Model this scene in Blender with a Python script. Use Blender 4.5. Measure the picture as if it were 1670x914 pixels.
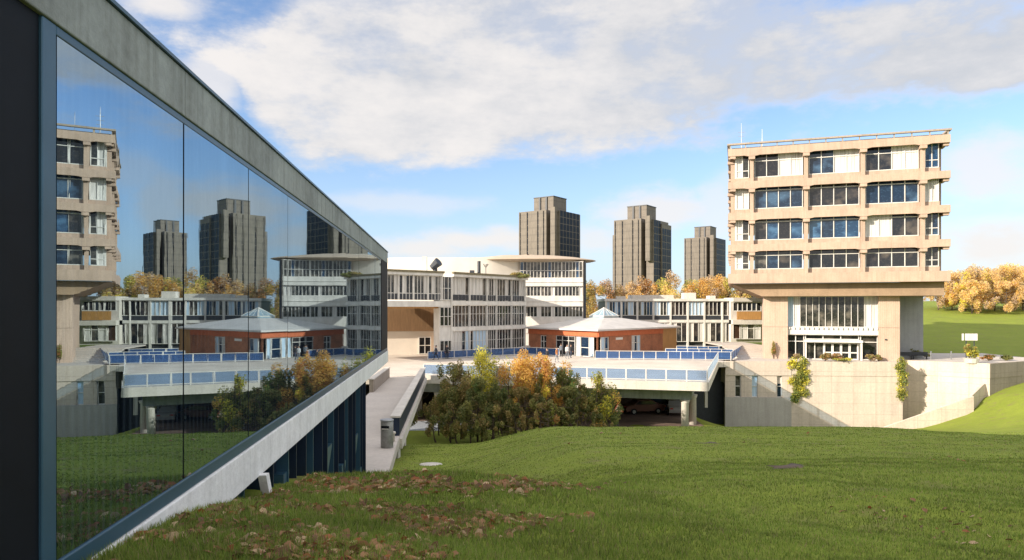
import bpy, math, random
import numpy as np
from mathutils import Vector, Matrix, noise as mnoise
R = math.radians
random.seed(7)
rng = np.random.default_rng(7)
for o in list(bpy.data.objects): bpy.data.objects.remove(o)
scene = bpy.context.scene
col = scene.collection

# ------------------------------------------------------------ camera, sky, sun, exposure
cam_d = bpy.data.cameras.new("camera"); cam = bpy.data.objects.new("camera", cam_d); col.objects.link(cam)
cam.location = (0, 0, 0); cam.rotation_euler = (R(90), 0, 0)
cam_d.sensor_width = 36; cam_d.lens = 24.0; cam_d.shift_y = 45/1670
cam_d.clip_start = 0.05; cam_d.clip_end = 6000
scene.camera = cam

SUN_EL = 22.0
SUN_DIR = Vector((-0.88, -0.47, 0)).normalized()          # horizontal direction towards the sun
sun_vec = Vector((SUN_DIR.x*math.cos(R(SUN_EL)), SUN_DIR.y*math.cos(R(SUN_EL)), math.sin(R(SUN_EL))))
sd = bpy.data.lights.new("sun", 'SUN'); so = bpy.data.objects.new("sun", sd); col.objects.link(so)
sd.energy = 5.0; sd.angle = R(0.5); sd.color = (1.0, 0.88, 0.73)
so.rotation_euler = sun_vec.to_track_quat('Z', 'Y').to_euler()
so.location = (-60, -40, 40)
scene.view_settings.view_transform = 'Standard'; scene.view_settings.look = 'None'
scene.view_settings.gamma = 1.0; scene.view_settings.exposure = 0.82

world = bpy.data.worlds.new("World"); scene.world = world; world.use_nodes = True
wt = world.node_tree; wt.nodes.clear()
def wn(t, **k):
    n = wt.nodes.new(t)
    for a, b in k.items(): setattr(n, a, b)
    return n
def wl(a, b): wt.links.new(a, b)
def wmath(op, a, b=None, c=None, clamp=False):
    n = wn('ShaderNodeMath', operation=op); n.use_clamp = clamp
    for i, v in enumerate((a, b, c)):
        if v is None: continue
        if isinstance(v, (int, float)): n.inputs[i].default_value = v
        else: wl(v, n.inputs[i])
    return n.outputs[0]
def wsmooth(v, lo, hi):
    n = wn('ShaderNodeMapRange', interpolation_type='SMOOTHSTEP')
    wl(v, n.inputs[0]); n.inputs[1].default_value = lo; n.inputs[2].default_value = hi
    return n.outputs[0]
tc = wn('ShaderNodeTexCoord'); sep = wn('ShaderNodeSeparateXYZ'); wl(tc.outputs['Generated'], sep.inputs[0])
az = wmath('ARCTAN2', sep.outputs[0], sep.outputs[1])
hyp = wmath('SQRT', wmath('ADD', wmath('MULTIPLY', sep.outputs[0], sep.outputs[0]), wmath('MULTIPLY', sep.outputs[1], sep.outputs[1])))
el = wmath('DIVIDE', sep.outputs[2], wmath('MAXIMUM', hyp, 0.05))
def wnoise(scale, detail, rough, sc=(1, 1, 1), off=(0, 0, 0), dist=0.0):
    mp = wn('ShaderNodeMapping'); wl(tc.outputs['Generated'], mp.inputs[0])
    mp.inputs['Scale'].default_value = sc; mp.inputs['Location'].default_value = off
    n = wn('ShaderNodeTexNoise'); wl(mp.outputs[0], n.inputs['Vector'])
    n.inputs['Scale'].default_value = scale; n.inputs['Detail'].default_value = detail
    n.inputs['Roughness'].default_value = rough; n.inputs['Distortion'].default_value = dist
    return n.outputs['Fac']
def wcurve(v, pts, lo, hi, ymax):
    mr = wn('ShaderNodeMapRange'); wl(v, mr.inputs[0]); mr.inputs[1].default_value = lo; mr.inputs[2].default_value = hi
    fc = wn('ShaderNodeFloatCurve'); c = fc.mapping.curves[0]
    P = [((a-lo)/(hi-lo), b/ymax) for a, b in pts]
    c.points[0].location = P[0]; c.points[1].location = P[-1]
    for p in P[1:-1]: c.points.new(*p)
    fc.mapping.update(); wl(mr.outputs[0], fc.inputs[1])
    return wmath('MULTIPLY', fc.outputs[0], ymax)
def AE(x, y):
    A = math.atan((x-835)/1113); return A, (502-y)/1113*math.cos(A)
n1 = wnoise(5.0, 9, 0.62, (1, 1, 3.0)); n2 = wnoise(14, 8, 0.62, (1, 1, 1.7), (3, 1, 2)); n3 = wnoise(2.2, 6, 0.55, (1, 1, 2.4), (9, 4, 1), 0.4)
lowE = wcurve(az, [(-1.2, .40)]+[AE(*p) for p in [(120, 60), (330, 105), (430, 225), (540, 292), (700, 280), (860, 258), (1000, 250), (1160, 226), (1330, 205), (1500, 186), (1670, 165)]]+[(1.2, .24)], -1.2, 1.2, .8)
uppE = wcurve(az, [(-1.2, .45)]+[AE(*p) for p in [(120, 40), (300, 60), (400, 60), (455, -10), (560, -120), (700, -130), (900, -150), (1160, -100), (1330, -10), (1500, -5), (1670, -20)]]+[(1.2, .42)], -1.2, 1.2, .8)
nn = wmath('SUBTRACT', wmath('ADD', wmath('MULTIPLY', n1, .65), wmath('MULTIPLY', n2, .35)), 0.5)
de = wmath('ADD', wmath('SUBTRACT', el, lowE), wmath('MULTIPLY', nn, 0.24))
du = wmath('ADD', wmath('SUBTRACT', uppE, el), wmath('MULTIPLY', nn, 0.45))
band = wmath('MULTIPLY', wsmooth(de, -0.012, 0.042), wsmooth(du, -0.06, 0.07))
# holes of blue inside the bank, wisps of cloud outside it
hole = wsmooth(wmath('ADD', n3, wmath('MULTIPLY', nn, 0.7)), 0.36, 0.50)
band = wmath('MULTIPLY', band, wmath('ADD', wmath('MULTIPLY', hole, 0.30), 0.70))
cloud = band
def blob(x, y, rx, ry, amp=1.0):
    A, E = AE(x, y)
    dx = wmath('DIVIDE', wmath('SUBTRACT', az, A), rx/1113*math.cos(A)**2*1.0)
    dy = wmath('DIVIDE', wmath('SUBTRACT', el, E), ry/1113)
    d = wmath('SQRT', wmath('ADD', wmath('MULTIPLY', dx, dx), wmath('MULTIPLY', dy, dy)))
    v = wmath('ADD', wmath('SUBTRACT', 1.22, d), wmath('MULTIPLY', nn, 3.2))
    return wmath('MULTIPLY', wsmooth(v, -0.1, 0.95), amp)
for b in [(1610, 275, 120, 55, .8), (1620, 400, 120, 42, .95), (1060, 350, 90, 42, .85), (800, 393, 130, 24, .95), (690, 408, 90, 22, .9),
          (265, 8, 85, 24, .95), (545, 45, 85, 62, .95), (900, 35, 110, 50, .6), (1170, 350, 40, 60, .6), (1210, 300, 60, 30, .4), (640, 330, 170, 22, .45), (970, 395, 60, 30, .7), (350, 130, 60, 50, .8), (1420, 330, 60, 30, .6), (60, 200, 200, 40, .7)]:
    cloud = wmath('MAXIMUM', cloud, blob(*b))
cloud = wmath('MULTIPLY', cloud, wsmooth(el, 0.0, 0.03))
away = wmath('MAXIMUM', wsmooth(wmath('ABSOLUTE', az), 0.95, 1.35), wsmooth(el, 0.55, 0.95))  # brighter cloud added out of view to fill the shaded areas
cloud = wmath('MAXIMUM', cloud, wmath('MULTIPLY', wmath('MULTIPLY', away, wsmooth(n1, 0.36, 0.50)), wsmooth(el, 0.0, 0.06)))
sky = wn('ShaderNodeTexSky', sky_type='NISHITA'); sky.sun_disc = False
sky.sun_elevation = R(SUN_EL); sky.sun_rotation = math.atan2(SUN_DIR.x, SUN_DIR.y)
sky.altitude = 50; sky.air_density = 1.0; sky.dust_density = 0.7; sky.ozone_density = 2.0
SKY_S = 0.125
shade = wsmooth(wmath('ADD', wmath('ADD', wmath('MULTIPLY', nn, 1.6), 0.5), wmath('MULTIPLY', az, -0.35)), 0.15, 0.85)
shade = wmath('MAXIMUM', shade, wmath('SUBTRACT', 1.0, band))
cc = wn('ShaderNodeMix', data_type='RGBA'); wl(shade, cc.inputs[0])
cc.inputs[6].default_value = (2.8, 2.9, 3.1, 1); cc.inputs[7].default_value = (4.3, 4.1, 3.95, 1)
mx = wn('ShaderNodeMix', data_type='RGBA'); wl(wmath('MULTIPLY', cloud, 0.96), mx.inputs[0])

hz = wn('ShaderNodeMix', data_type='RGBA'); wl(wmath('MULTIPLY', wmath('SUBTRACT', 1.0, wsmooth(el, -0.02, 0.30)), 0.62), hz.inputs[0])
tn = wn('ShaderNodeMix', data_type='RGBA', blend_type='MULTIPLY'); tn.inputs[0].default_value = 1.0; wl(sky.outputs[0], tn.inputs[6]); tn.inputs[7].default_value = (.90, .93, 1.02, 1)
wl(tn.outputs[2], hz.inputs[6]); hz.inputs[7].default_value = (2.7, 3.4, 4.6, 1); wl(hz.outputs[2], mx.inputs[6]); 
vm = wn('ShaderNodeVectorMath', operation='SCALE'); wl(cc.outputs[2], vm.inputs[0]); wl(wmath('ADD', 1.0, wmath('MULTIPLY', away, 0.75)), vm.inputs['Scale']); wl(vm.outputs[0], mx.inputs[7])
bg = wn('ShaderNodeBackground'); wl(mx.outputs[2], bg.inputs[0]); bg.inputs[1].default_value = SKY_S
wo = wn('ShaderNodeOutputWorld'); wl(bg.outputs[0], wo.inputs[0])

# ------------------------------------------------------------ helpers
def px(x, y, Y): return ((x-835)/1113*Y, Y, (502-y)/1113*Y)

class MB:
    def __init__(s, T=None): s.v = []; s.f = []; s.m = []; s.T = T; s.c = []
    def add(s, vs, fs, mi=0):
        n = len(s.v); s.c.append((n, len(s.f), len(vs), len(fs)))
        s.v += [tuple(s.T(*p)) if s.T else tuple(p) for p in vs]
        s.f += [[n+i for i in f] for f in fs]; s.m += [mi]*len(fs)
    def box(s, x0, x1, y0, y1, z0, z1, mi=0):
        s.add([(x0,y0,z0),(x1,y0,z0),(x1,y1,z0),(x0,y1,z0),(x0,y0,z1),(x1,y0,z1),(x1,y1,z1),(x0,y1,z1)],
              [(0,3,2,1),(4,5,6,7),(0,1,5,4),(1,2,6,5),(2,3,7,6),(3,0,4,7)], mi)
    def prism(s, poly, z0, z1, mi=0, top=None):      # poly in xy; z1 may be a list
        n = len(poly); zt = z1 if isinstance(z1, (list, tuple)) else [z1]*n
        zb = z0 if isinstance(z0, (list, tuple)) else [z0]*n
        vs = [(p[0], p[1], zb[i]) for i, p in enumerate(poly)]+[(p[0], p[1], zt[i]) for i, p in enumerate(poly)]
        fs = [list(range(n))[::-1], list(range(n, 2*n))]+[(i, (i+1) % n, n+(i+1) % n, n+i) for i in range(n)]
        s.add(vs, fs, mi)
    def xz(s, poly, y0, y1, mi=0):                   # outline in xz extruded along y
        n = len(poly); vs = [(p[0], y0, p[1]) for p in poly]+[(p[0], y1, p[1]) for p in poly]
        s.add(vs, [list(range(n)), list(range(n, 2*n))[::-1]]+[((i+1) % n, i, n+i, n+(i+1) % n) for i in range(n)], mi)
    def tube(s, p, q, r0, r1=None, n=8, mi=0):
        r1 = r0 if r1 is None else r1
        p = Vector(p); q = Vector(q); d = (q-p).normalized()
        a = d.orthogonal().normalized(); b = d.cross(a)
        vs = []
        for c, r in ((p, r0), (q, r1)):
            for k in range(n):
                t = 2*math.pi*k/n; vs.append(tuple(c+a*math.cos(t)*r+b*math.sin(t)*r))
        s.add(vs, [(k, (k+1) % n, n+(k+1) % n, n+k) for k in range(n)]+[list(range(n))[::-1], list(range(n, 2*n))], mi)
    def lathe(s, prof, cx=0, cy=0, n=16, mi=0):
        vs = []
        for r, z in prof:
            for k in range(n):
                t = 2*math.pi*k/n; vs.append((cx+r*math.cos(t), cy+r*math.sin(t), z))
        fs = [(i*n+k, i*n+(k+1) % n, (i+1)*n+(k+1) % n, (i+1)*n+k) for i in range(len(prof)-1) for k in range(n)]
        fs += [list(range(n))[::-1], list(range((len(prof)-1)*n, len(prof)*n))]
        s.add(vs, fs, mi)
    def build(s, name, mats, parent=None, smooth=False, bevel=0.0):
        me = bpy.data.meshes.new(name); me.from_pydata(s.v, [], s.f)
        if not isinstance(mats, (list, tuple)): mats = [mats]
        for m in mats: me.materials.append(m)
        if len(mats) > 1: me.polygons.foreach_set('material_index', s.m)
        if smooth: me.polygons.foreach_set('use_smooth', [True]*len(me.polygons))
        me.validate(); me.update()
        o = bpy.data.objects.new(name, me); col.objects.link(o)
        if parent: o.parent = parent
        if bevel:
            b = o.modifiers.new('bevel', 'BEVEL'); b.width = bevel; b.segments = 2; b.limit_method = 'ANGLE'
        return o

def each(mb, name, mats, parent=None, bevel=0.0):
    # one object per added piece
    for vn, fn, kv, kf in mb.c:
        q = MB(); q.v = mb.v[vn:vn+kv]; q.f = [[i-vn for i in f] for f in mb.f[fn:fn+kf]]; q.m = [0]*kf; q.build(name, mats, parent, bevel=bevel)
def tag(o, label, cat, group=None):
    o['label'] = label; o['category'] = cat
    if group: o['group'] = group
    return o
def thing(name, label, cat, loc=(0, 0, 0), rz=0.0, group=None):
    o = bpy.data.objects.new(name, None); col.objects.link(o); o.location = loc; o.rotation_euler = (0, 0, rz)
    o.empty_display_size = 0.5
    return tag(o, label, cat, group)
def structure(o): o['kind'] = 'structure'; return o
def dup(o, loc=None, rz=None, label=None, scale=None):
    c = o.copy(); col.objects.link(c)
    if loc is not None: c.location = loc
    if rz is not None: c.rotation_euler = (0, 0, rz)
    if scale is not None: c.scale = (scale,)*3
    if label: c['label'] = label
    def kids(a, b):
        for ch in [x for x in bpy.data.objects if x.parent == a and x != b]:
            d = ch.copy(); col.objects.link(d); d.parent = b; kids(ch, d)
    kids(o, c)
    return c

# ------------------------------------------------------------ materials
def newmat(name):
    m = bpy.data.materials.new(name); m.use_nodes = True; t = m.node_tree; t.nodes.clear()
    out = t.nodes.new('ShaderNodeOutputMaterial'); b = t.nodes.new('ShaderNodeBsdfPrincipled')
    t.links.new(b.outputs[0], out.inputs[0]); return m, t, b, out
def ramp(t, fac, c0, c1, p0=0.3, p1=0.7):
    r = t.nodes.new('ShaderNodeValToRGB'); r.color_ramp.elements[0].color = (*c0, 1); r.color_ramp.elements[1].color = (*c1, 1)
    r.color_ramp.elements[0].position = p0; r.color_ramp.elements[1].position = p1
    t.links.new(fac, r.inputs[0]); return r.outputs[0]
def nz(t, scale, sc=(1, 1, 1), detail=5, rough=.6, coord='Object', dist=0):
    c = t.nodes.new('ShaderNodeTexCoord'); mp = t.nodes.new('ShaderNodeMapping'); mp.inputs['Scale'].default_value = sc
    t.links.new(c.outputs[coord], mp.inputs[0]); n = t.nodes.new('ShaderNodeTexNoise')
    t.links.new(mp.outputs[0], n.inputs['Vector']); n.inputs['Scale'].default_value = scale
    n.inputs['Detail'].default_value = detail; n.inputs['Roughness'].default_value = rough; n.inputs['Distortion'].default_value = dist
    return n.outputs['Fac']
def mixc(t, fac, a, b, mode='MIX'):
    m = t.nodes.new('ShaderNodeMix'); m.data_type = 'RGBA'; m.blend_type = mode
    for i, v in ((0, fac), (6, a), (7, b)):
        if isinstance(v, (int, float)): m.inputs[i].default_value = v
        elif isinstance(v, tuple): m.inputs[i].default_value = (*v, 1)
        else: t.links.new(v, m.inputs[i])
    return m.outputs[2]
def bump(t, b, h, strength=.3, dist=.02):
    n = t.nodes.new('ShaderNodeBump'); n.inputs['Strength'].default_value = strength; n.inputs['Distance'].default_value = dist
    t.links.new(h, n.inputs['Height']); t.links.new(n.outputs[0], b.inputs['Normal'])
def hexs(c, k): return tuple(x*k for x in c)
def concrete(name, c, dark=.62, streak=.5, s=1.0, boards=0.0, blotch=1.0, rough=.85, joints=False):
    m, t, b, o = newmat(name)
    n1 = nz(t, .5*s, detail=7, rough=.65); n2 = nz(t, 9*s, detail=6, rough=.7); n3 = nz(t, 1.0*s, (3, 3, .12), 6, .7)
    c1 = ramp(t, n1, hexs(c, 1-(1-dark)*blotch), c, .32, .62)
    c2 = mixc(t, streak, c1, mixc(t, 1.0, c1, ramp(t, n3, (.55, .53, .50), (1, 1, 1), .36, .56), 'MULTIPLY'))
    c3 = mixc(t, .35, c2, ramp(t, n2, hexs(c, .6), hexs(c, 1.15), .3, .7))
    t.links.new(c3, b.inputs['Base Color']); b.inputs['Roughness'].default_value = rough
    h = n2
    if boards:
        cc = t.nodes.new('ShaderNodeTexCoord'); w = t.nodes.new('ShaderNodeTexWave'); w.bands_direction = 'X'; w.inputs['Scale'].default_value = boards
        w.inputs['Distortion'].default_value = .4; t.links.new(cc.outputs['Object'], w.inputs[0])
        c4 = mixc(t, .45, c3, mixc(t, 1.0, c3, ramp(t, w.outputs['Fac'], (.62, .6, .56), (1, 1, 1), .0, .25), 'MULTIPLY'))
        t.links.new(c4, b.inputs['Base Color']); h = w.outputs['Fac']
    if joints:
        cc = t.nodes.new('ShaderNodeTexCoord'); mp = t.nodes.new('ShaderNodeMapping'); mp.inputs['Rotation'].default_value = (R(90), 0, 0); t.links.new(cc.outputs['Object'], mp.inputs[0])
        br = t.nodes.new('ShaderNodeTexBrick'); t.links.new(mp.outputs[0], br.inputs[0]); br.inputs['Scale'].default_value = .2; br.inputs['Mortar Size'].default_value = .004; br.offset = 0
        br.inputs['Color1'].default_value = (1, 1, 1, 1); br.inputs['Color2'].default_value = (.92, .92, .93, 1); br.inputs['Mortar'].default_value = (.74, .72, .70, 1)
        t.links.new(mixc(t, 1.0, c3, br.outputs[0], 'MULTIPLY'), b.inputs['Base Color'])
    bump(t, b, h, .35, .02)
    return m
def plain(name, c, rough=.5, metal=0.0, var=.25, s=3.0, spec=.5, stretch=(1, 1, 1)):
    m, t, b, o = newmat(name); n = nz(t, s, stretch, 5, .65)
    t.links.new(ramp(t, n, hexs(c, 1-var), hexs(c, 1+var*.5)), b.inputs['Base Color'])
    b.inputs['Roughness'].default_value = rough; b.inputs['Metallic'].default_value = metal
    b.inputs['Specular IOR Level'].default_value = spec
    return m
def leafmat(name, c, trans=.35):
    m, t, b, o = newmat(name); n = nz(t, .9, detail=4)
    cl = ramp(t, n, hexs(c, .65), hexs(c, 1.25), .3, .7)
    t.links.new(cl, b.inputs['Base Color']); b.inputs['Roughness'].default_value = .7
    tr = t.nodes.new('ShaderNodeBsdfTranslucent'); t.links.new(cl, tr.inputs[0])
    mm = t.nodes.new('ShaderNodeMixShader'); mm.inputs[0].default_value = trans
    t.links.new(b.outputs[0], mm.inputs[1]); t.links.new(tr.outputs[0], mm.inputs[2]); t.links.new(mm.outputs[0], o.inputs[0])
    return m
def panemat(name, dark, light, s=.8, rough=.06, p=(.52, .72), spec=.45):
    m, t, b, o = newmat(name)
    n1 = nz(t, s*.7, (1, 1, 1.3), 2, .5); n2 = nz(t, s*5, (1, 1, 2.5), 1, .5)
    c1 = ramp(t, n1, dark, light, *p); c2 = mixc(t, .28, c1, ramp(t, n2, dark, light, .60, .66))
    t.links.new(c2, b.inputs['Base Color']); b.inputs['Roughness'].default_value = rough
    b.inputs['Specular IOR Level'].default_value = spec
    return m

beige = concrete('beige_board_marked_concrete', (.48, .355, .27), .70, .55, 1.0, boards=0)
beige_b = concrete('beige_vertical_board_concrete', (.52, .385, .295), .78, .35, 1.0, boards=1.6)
soffit = concrete('brown_shade_concrete', (.34, .235, .15), .6, .3)  # the overhang's shade is painted into this brown
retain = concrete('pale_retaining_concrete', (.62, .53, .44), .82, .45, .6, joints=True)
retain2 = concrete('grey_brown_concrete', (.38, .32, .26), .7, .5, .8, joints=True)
paleconc = concrete('pale_concrete', (.60, .56, .50), .75, .35, .8)
greyconc = concrete('weathered_grey_concrete', (.34, .37, .37), .45, .9, 1.6)
greyconc_dirt = concrete('pale_weathered_concrete', (.80, .80, .80), .75, .4, 2.2)
white = plain('white_paint', (.62, .60, .56), .5, 0, .22, 1.2, .5, (1, 1, .4))
whitemass = plain('cream_render', (.72, .66, .57), .7, 0, .08, .5)
roofwhite = plain('pale_roof_sheet', (.50, .48, .46), .55, 0, .15, .6)
navy = plain('navy_metal_cladding', (.010, .024, .052), .45, .2, .35, 2.0, .5, (1, 1, .2))
frameblue = plain('blue_grey_frame_metal', (.04, .10, .155), .35, .3, .15, 2.0)
blackm = plain('near_black_metal', (.004, .006, .010), .6, .0, .3, 3, .15)
greym = plain('grey_metal', (.30, .31, .32), .4, .6, .2)
binm = plain('weathered_steel', (.25, .25, .24), .5, .4, .35, 6)
darkm = plain('dark_painted_metal', (.03, .035, .045), .5, 0, .3)
trunkm = plain('bark', (.09, .065, .045), .9, 0, .4, 5)
soil = plain('bare_earth', (.13, .09, .065), .95, 0, .4, 2)
curtain = plain('white_curtain_cloth', (.62, .60, .57), .6, 0, .6, 1.6, .4, (6, 6, .08))
bluecurt = plain('pale_blue_blind', (.42, .55, .68), .4, 0, .3, 2.0, .5, (4, 4, .1))
panebl = panemat('dark_blue_glass', (.010, .022, .045), (.06, .12, .20), .7)
panebl2 = panemat('blue_glass', (.012, .04, .09), (.09, .20, .34), .6)
panedk = panemat('dark_office_glass', (.012, .014, .018), (.10, .085, .07), .9)
panemix = panemat('lived_in_glass', (.02, .022, .022), (.20, .18, .15), 1.0, p=(.45, .7))
wood = plain('warm_wood_boarding', (.42, .22, .07), .6, 0, .3, 2.5, .5, (4, 4, .3))
skyglass = plain('skylight_glass', (.30, .42, .50), .15, .3, .3, 1.0)

def brickmat():
    m, t, b, o = newmat('red_brick'); c = t.nodes.new('ShaderNodeTexCoord')
    mp = t.nodes.new('ShaderNodeMapping'); t.links.new(c.outputs['Object'], mp.inputs[0]); mp.inputs['Rotation'].default_value = (R(90), 0, 0)
    br = t.nodes.new('ShaderNodeTexBrick'); t.links.new(mp.outputs[0], br.inputs[0]); br.inputs['Scale'].default_value = 3.2
    br.inputs['Color1'].default_value = (.42, .155, .07, 1); br.inputs['Color2'].default_value = (.30, .11, .055, 1); br.inputs['Mortar'].default_value = (.30, .2, .14, 1)
    br.inputs['Mortar Size'].default_value = .012
    n = nz(t, .6, detail=6); c2 = mixc(t, 1.0, br.outputs[0], ramp(t, n, (.62, .62, .62), (1.1, 1.1, 1.1)), 'MULTIPLY')
    t.links.new(c2, b.inputs['Base Color']); b.inputs['Roughness'].default_value = .85; return m
brick = brickmat()
brickband = plain('orange_brick_soldier_band', (.46, .12, .045), .8, 0, .2, 2)

def towermat(name, c):
    m, t, b, o = newmat(name); cc = t.nodes.new('ShaderNodeTexCoord')
    w = t.nodes.new('ShaderNodeTexWave'); w.bands_direction = 'Z'; w.inputs['Scale'].default_value = .118; t.links.new(cc.outputs['Object'], w.inputs[0])
    w.inputs['Distortion'].default_value = .3
    n = nz(t, .25, (1, 1, .4), 6); n2 = nz(t, 1.4, (2, 2, .25), 5)
    c1 = ramp(t, n, hexs(c, .72), hexs(c, 1.1)); c1 = mixc(t, .5, c1, ramp(t, n2, hexs(c, .55), hexs(c, 1.15), .35, .6))
    c2 = mixc(t, 1.0, c1, ramp(t, w.outputs['Fac'], (.82, .82, .82), (1, 1, 1), 0, .2), 'MULTIPLY')
    t.links.new(c2, b.inputs['Base Color']); b.inputs['Roughness'].default_value = .65; return m
towerm = towermat('grey_brown_engineering_brick', (.14, .118, .095))

def mirrorglass():
    m = bpy.data.materials.new('reflective_window_glass'); m.use_nodes = True; t = m.node_tree; t.nodes.clear()
    out = t.nodes.new('ShaderNodeOutputMaterial'); g = t.nodes.new('ShaderNodeBsdfGlossy'); d = t.nodes.new('ShaderNodeBsdfDiffuse')
    g.inputs['Roughness'].default_value = .0; g.inputs['Color'].default_value = (.70, .88, 1.0, 1); d.inputs['Color'].default_value = (.006, .010, .016, 1)
    cc = t.nodes.new('ShaderNodeTexCoord'); wv = t.nodes.new('ShaderNodeTexWave'); wv.bands_direction = 'X'; wv.inputs['Scale'].default_value = 4.0; wv.inputs['Distortion'].default_value = 1.0; t.links.new(cc.outputs['Object'], wv.inputs[0])
    t.links.new(ramp(t, wv.outputs['Fac'], (.004, .007, .012), (.020, .030, .042), .45, .95), d.inputs['Color'])
    fr = t.nodes.new('ShaderNodeFresnel'); fr.inputs[0].default_value = 6.5
    n = nz(t, 1.1, (1, 1, .7), 2, .4); n2 = nz(t, 9, (3, 1, .4), 2, .4)
    bp = t.nodes.new('ShaderNodeBump'); bp.inputs['Strength'].default_value = .05; bp.inputs['Distance'].default_value = .012
    ad = t.nodes.new('ShaderNodeMath'); ad.operation = 'MULTIPLY_ADD'; t.links.new(n2, ad.inputs[0]); ad.inputs[1].default_value = .06; t.links.new(n, ad.inputs[2])
    t.links.new(ad.outputs[0], bp.inputs['Height']); t.links.new(bp.outputs[0], g.inputs['Normal'])
    mm = t.nodes.new('ShaderNodeMixShader'); ns = nz(t, 1.6, (1, 1, .35), 6, .7); sm = t.nodes.new('ShaderNodeMapRange'); t.links.new(ns, sm.inputs[0]); sm.inputs[1].default_value = .35; sm.inputs[2].default_value = .7; sm.inputs[3].default_value = 1.0; sm.inputs[4].default_value = .88
    fm_ = t.nodes.new('ShaderNodeMath'); fm_.operation = 'MULTIPLY'; t.links.new(fr.outputs[0], fm_.inputs[0]); t.links.new(sm.outputs[0], fm_.inputs[1]); t.links.new(fm_.outputs[0], mm.inputs[0]); t.links.new(d.outputs[0], mm.inputs[1]); t.links.new(g.outputs[0], mm.inputs[2])
    t.links.new(mm.outputs[0], out.inputs[0]); return m
mirror = mirrorglass()
def thinglass(name, tint, alpha):
    m = bpy.data.materials.new(name); m.use_nodes = True; t = m.node_tree; t.nodes.clear()
    out = t.nodes.new('ShaderNodeOutputMaterial'); tr = t.nodes.new('ShaderNodeBsdfTransparent'); tr.inputs[0].default_value = (*tint, 1)
    p = t.nodes.new('ShaderNodeBsdfPrincipled'); p.inputs['Base Color'].default_value = (tint[0]*.25, tint[1]*.3, tint[2]*.4, 1); p.inputs['Roughness'].default_value = .08
    mm = t.nodes.new('ShaderNodeMixShader'); mm.inputs[0].default_value = alpha
    t.links.new(tr.outputs[0], mm.inputs[1]); t.links.new(p.outputs[0], mm.inputs[2]); t.links.new(mm.outputs[0], out.inputs[0]); return m
panelglass = thinglass('blue_tinted_panel_glass', (.30, .48, .75), .5)
panelglass2 = thinglass('clear_panel_glass', (.70, .82, .95), .25)

# ------------------------------------------------------------ terrain
def ss(a, b, x):
    t = np.clip((x-a)/(b-a), 0, 1); return t*t*(3-2*t)
def hgt(X, Y):
    X = np.asarray(X, float); Y = np.asarray(Y, float)
    B = np.interp(Y, [-60, 0, 4, 9, 20, 30, 38, 44, 50, 56, 61, 200], [-1.0, -1.5, -1.72, -2.45, -4.1, -5.58, -6.75, -7.75, -9.1, -10.4, -11, -11])
    B = B + .12*ss(22, 30, Y)*(1-ss(38, 44, Y))*ss(0, 6, X)*(1-ss(18, 26, X))
    # sinks on the left beside the walkway
    s1 = 1-ss(-3.2, 2.6, X)
    B = B - 1.05*s1*ss(9, 15, Y)*(1-ss(48, 58, Y)) - .75*(1-ss(-3.9, -2.4, X))*ss(9.5, 14, Y)*(1-ss(17, 21, Y)) - .6*(1-ss(-5.6, -4.3, X+.10*(Y-22)))*ss(14, 20, Y)*(1-ss(48, 58, Y))
    # leafy mound in the foreground
    B = B + .30*(1-ss(-2.4, 2.4, X))*ss(-2, 3, Y)*(1-ss(9.0, 12.5, Y)) + .05*np.sin(X*1.3+Y*.9)*(1-ss(8, 14, Y))
    B = B - .30*np.exp(-((X-.8)/2.6)**2-((Y-14.5)/3.2)**2)
    B = B - .55*ss(18, 30, X)*ss(25, 34, Y)*(1-ss(44, 52, Y))
    # lower ground in front of the podium on the right, rising further right
    right = ss(17, 24, X)
    B = np.where(Y > 48, B*(1-right*ss(48, 58, Y)) + right*ss(48, 58, Y)*(-.1815*np.minimum(Y, 82)), B)
    rise = np.interp(X, [30, 42, 46, 50.6, 53.6, 57, 64, 80, 200], [0, 0, .45, 2.0, 3.9, 5.0, 6.6, 8.6, 11])
    B = B + rise*ss(36, 74, Y)
    # behind the walls: plaza level, then the far hill
    lvl = -6.75 + np.interp(Y, [92, 125, 165, 230, 400], [0, 3.0, 6.9, 9.0, 5.5])*ss(38, 60, X-(Y-90)*.1) + np.interp(Y, [110, 200, 400], [0, 1.0, 1.0])*(1-ss(38, 60, X-(Y-90)*.1))
    k = np.where(X > 22, ss(82.5, 88, Y), ss(104, 112, Y))
    H = B*(1-k)+lvl*k
    return H
def lumps(X, Y):
    return np.array([ .05*mnoise.noise((x*.9, y*.9, 0)) + .025*mnoise.noise((x*2.7, y*2.7, 3)) + .10*mnoise.noise((x*.22, y*.22, 7)) for x, y in zip(X, Y)])
def axis(lo, hi, c0, c1, step, grow):
    a = list(np.arange(c0, c1+1e-6, step)); s = step; x = c1
    while x < hi: s *= grow; x += s; a.append(min(x, hi))
    s = step; x = c0; b = []
    while x > lo: s *= grow; x -= s; b.append(max(x, lo))
    return np.array(sorted(set(b+a)))
ax = axis(-900, 1800, -5, 9, .16, 1.035); ay = axis(-60, 2600, 2, 14, .16, 1.02)
GX, GY = np.meshgrid(ax, ay); fx = GX.ravel(); fy = GY.ravel()
HZ = hgt(fx, fy) + lumps(fx, fy)*np.where((fy > 52) & (fy < 110), .3, 1.0)
nx, ny = len(ax), len(ay)
me = bpy.data.meshes.new('lawn')
idx = np.arange(nx*ny).reshape(ny, nx)
quads = np.stack([idx[:-1, :-1], idx[:-1, 1:], idx[1:, 1:], idx[1:, :-1]], -1).reshape(-1, 4)
me.vertices.add(nx*ny); me.vertices.foreach_set('co', np.stack([fx, fy, HZ], -1).ravel())
me.loops.add(quads.size); me.loops.foreach_set('vertex_index', quads.ravel().astype(np.int32))
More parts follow.
